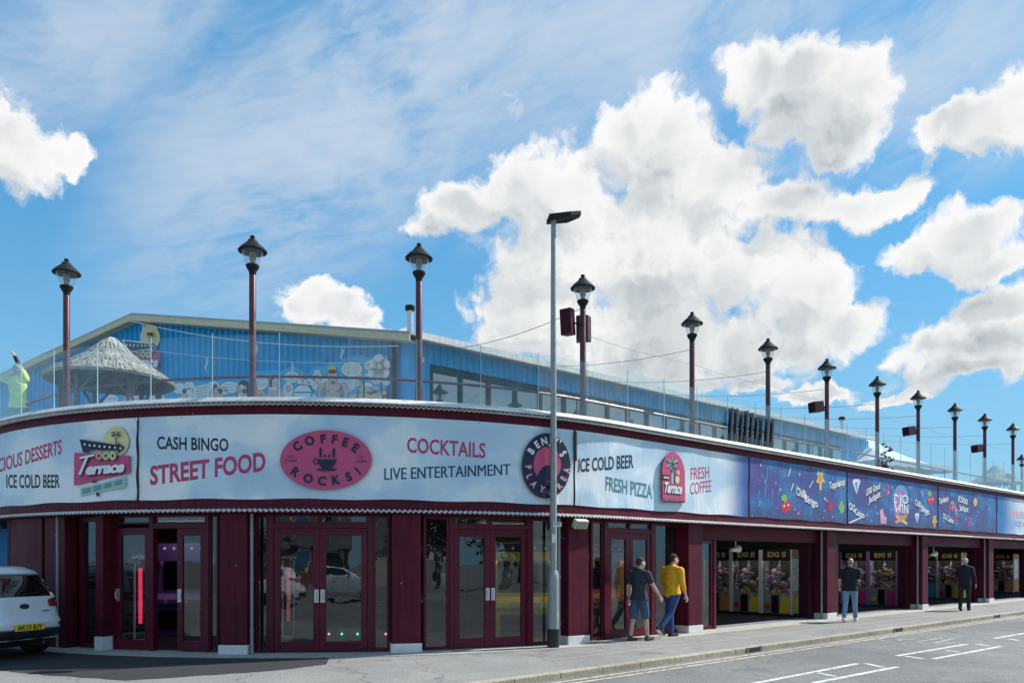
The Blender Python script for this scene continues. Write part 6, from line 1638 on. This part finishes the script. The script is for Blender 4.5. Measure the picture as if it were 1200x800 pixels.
o = cabinet(Vector((at(700, 700, 18.0).x, 18.0, .016)), .5, 1, 'orange arcade machine behind the glass right of the floodlight pillar', 'orange')
cabinet(Vector((at(222, 700, 17.2).x, 17.2, .016)), -.2, 1, 'dark purple arcade machine deep inside the open left doorway', 'purple')
cabinet(Vector((at(510, 700, 17.6).x, 17.6, .016)), .05, 1, 'dark blue arcade machine behind the narrow glass left of the second doors', 'navy')
# low coin machine with green and pink lamps
c = at(400, 740, 15.4); t = thing('coin_pusher', Vector((c.x, c.y, .016)), 'low dark coin machine with a row of green and pink lights', 'arcade machine')
mb = MB(); mb.box(c.x - .85, c.x + .85, c.y - .1, c.y + .8, .016, .75); mb.build('body', M['black'], t, bevel=.02)
mb = MB(); mb.box(c.x - .9, c.x + .9, c.y - .14, c.y - .1, .10, .46); mb.build('front_panel', flat('pusher_green', (.01, .10, .05)), t)
for k, (x, col) in enumerate(((385.5, 'lamp_pink'), (400.5, 'lamp_green'), (419, 'lamp_green'), (437.5, 'lamp_green'), (452, 'lamp_pink'))):
    p = at(x, 742.3, c.y - .16); mb = MB(); mb.sphere(tuple(p), .022, 10, 8); mb.build('button_lamp', M[col], t)
# heater towers with red tubes
def tower(px, d, label, tube='tube_red'):
    b = at(px, 740, d); b.z = .016; t = thing('heater_tower', b, label, 'heater', 'tower heaters by the doors')
    mb = MB(); mb.lathe([(.20, 0), (.20, .12), (.05, .14)], 16, b); mb.build('base', M['white'], t)
    for sg_ in (-1, 1):
        mb = MB(); mb.box(b.x + sg_*.11 - .012, b.x + sg_*.11 + .012, b.y - .02, b.y + .02, .14, 1.66); mb.build('side_post', M['white'], t)
    mb = MB(); mb.lathe([(.16, 1.66), (.16, 1.72), (.04, 1.74)], 16, b); mb.build('cap', M['white'], t)
    mb = MB(); mb.tube([(b.x, b.y, .45), (b.x, b.y, 1.50)], .036, 10); mb.build('glowing_tube', M[tube], t)
tower(164.5, 14.9, 'tower heater glowing red behind the leftmost door'); tower(338, 15.6, 'tower heater with a dull pink tube behind the COFFEE ROCKS doors', 'tube_dim')

# ---- fluorescent battens on the arcade ceilings; those behind doorways are added to brighten the inside
def batten(px, d, rz, label):
    c = at(px, 640, d); z = Z_TR - 0.06; t = thing('strip_light', Vector((c.x, c.y, z)), label, 'ceiling light', 'strip lights on the arcade ceilings')
    R_ = Matrix.Translation((c.x, c.y, z)) @ Matrix.Rotation(rz, 4, 'Z')
    mb = MB(); mb.box(-.62, .62, -.05, .05, 0, .03, R_); mb.build('housing', M['white'], t)
    mb = MB(); mb.box(-.58, .58, -.025, .025, -.03, -.002, R_); mb.build('tube', M['batten_lamp'], t)
for px, d, rz, lb in ((215, 16.6, -.2, 'added strip light brightening the open left doorway'), (590, 17.8, .2, 'added strip light brightening the yellow arcade machine'), (760, 20.5, .7, 'added strip light behind the doors the walkers pass'), (880, 22.5, .75, 'strip light in the first open bay'),
                      (1020, 27.0, .75, 'strip light over the pink claw machine'), (1112, 32, .75, 'strip light in the bay behind the farthest walker')): batten(px, d, rz, lb)
# ---- across the road, seen mirrored in the shop glass
M['brick'] = pmat('red_brick', (0.26, 0.11, 0.075), 0.85, var=0.25, vscale=4)
M['slate'] = pmat('roof_slate', (0.09, 0.09, 0.10), 0.7, var=0.2)
def house(x, y, w_, dp, h_, label, first=None):
    t = thing('brick_house', Vector((x, y, -0.1)), label, 'house', 'houses across the road')
    mb = MB(); mb.box(x, x+w_, y-dp, y, -.1, h_); mb.build('wall', M['brick'], t)
    mb = MB(); mb.prism([(x-.2, y+.3, h_), (x-.2, y-dp-.3, h_), (x-.2, y-dp/2, h_+2.6)], (0, 0, 0), (w_+.4, 0, 0)); rf = mb.build('roof', M['slate'], t)
    mb = MB(); mb.box(x+.6, x+1.3, y-dp/2-.4, y-dp/2+.4, h_+1.6, h_+3.6); mb.build('chimney', M['brick'], rf)
    for k in range(3):
        for z in (.9, 3.6):
            xx = x + .8 + k*(w_-2.6)/2
            mb = MB(); mb.box(xx, xx+1.2, y+.003, y+.06, z, z+1.4); q = mb.build('window', M['white'], t)
            mb = MB(); mb.box(xx+.08, xx+1.12, y+.061, y+.07, z+.08, z+1.32); mb.build('pane', M['glass_hall'], q)
    return t
M['pale_render'] = pmat('pale_render', (0.55, 0.53, 0.48), 0.8, var=0.15)
house(-20, -26, 10, 7, 2.5, 'low brick house across the road, mirrored in the left doors'); house(-8.5, -28, 8, 7, 2.4, 'low brick house across the road, mirrored in the middle doors')
h_ = house(1.5, -25, 9, 7, 2.6, 'pale rendered bungalow across the road behind the viewpoint')
for ch in h_.children:
    if ch.name.startswith('wall'): ch.data.materials[0] = M['pale_render']
M['leaf_dark'] = pmat('leaf_dark', (0.035, 0.06, 0.02), 0.7, var=0.3); M['leaf_mid'] = pmat('leaf_mid', (0.07, 0.11, 0.035), 0.7, var=0.3); M['bark'] = pmat('bark', (0.10, 0.075, 0.055), 0.9, var=0.3)
def tree():
    t = thing('roadside_tree', (0, 0, 0), '', 'tree', 'trees across the road', world=False); rnd = random.Random(21)
    mb = MB(); mb.tube([(0, 0, 0), (.1, 0, 1.6), (0, .1, 3.2)], [.22, .16, .09], 8)
    for k in range(6): a_ = k*1.05; mb.tube([(0, 0, 1.6 + .2*k), (1.1*cos(a_), 1.1*sin(a_), 2.8 + .25*k)], [.08, .03], 6)
    mb.build('trunk', M['bark'], t)
    mb = MB(); cl = [(Vector((rnd.uniform(-1.5, 1.5), rnd.uniform(-1.5, 1.5), rnd.uniform(2.2, 5.2))), rnd.uniform(.6, 1.1), rnd.choice((0, 0, 1))) for _ in range(22)]
    for c, r, m_ in cl:
        for _ in range(110):
            d = Vector((rnd.gauss(0, 1), rnd.gauss(0, 1), rnd.gauss(0, 1))).normalized()*r*rnd.uniform(.5, 1); e1 = Vector((rnd.gauss(0, 1), rnd.gauss(0, 1), rnd.gauss(0, 1))).normalized()*.14; e2 = e1.orthogonal().normalized()*.09; p = c + d
            mb.add([p - e1, p + e2, p + e1, p - e2], [(0, 1, 2, 3)], m_)
    mb.build('crown', [M['leaf_dark'], M['leaf_mid']], t, fix=False); return t
tp = tree()
for k, (x, y, sc_, lb) in enumerate(((22, -9, 1.0, 'roadside tree mirrored in the second doors'), (27, -6, 1.15, 'taller roadside tree mirrored in the second doors'), (33, -9, .9, 'small roadside tree far across the road'), (46, 1, 1.2, 'large roadside tree mirrored in the doors the walkers pass'),
                                  (54, 4, 1.0, 'roadside tree beyond the large one across the road'), (15, -14, .9, 'roadside tree beside the pale bungalow'))):
    o = tp if k == 0 else copy_thing(tp); o.location = (x, y, -.1); o.scale = (sc_, sc_, sc_); o.rotation_euler.z = k*1.3; o['label'] = lb
for (x, y, a_, lb) in ((-9.0, -3.2, 172, 'white car parked across the road, mirrored in the COFFEE ROCKS doors'), (-2.2, -6.5, 8, 'white car across the road, mirrored in the second doors')):
    c2 = copy_thing(car); c2.location = (x, y, -0.1); c2.rotation_euler = (0, 0, radians(a_) - pi/2); c2['label'] = lb; c2['group'] = 'cars parked across the road'
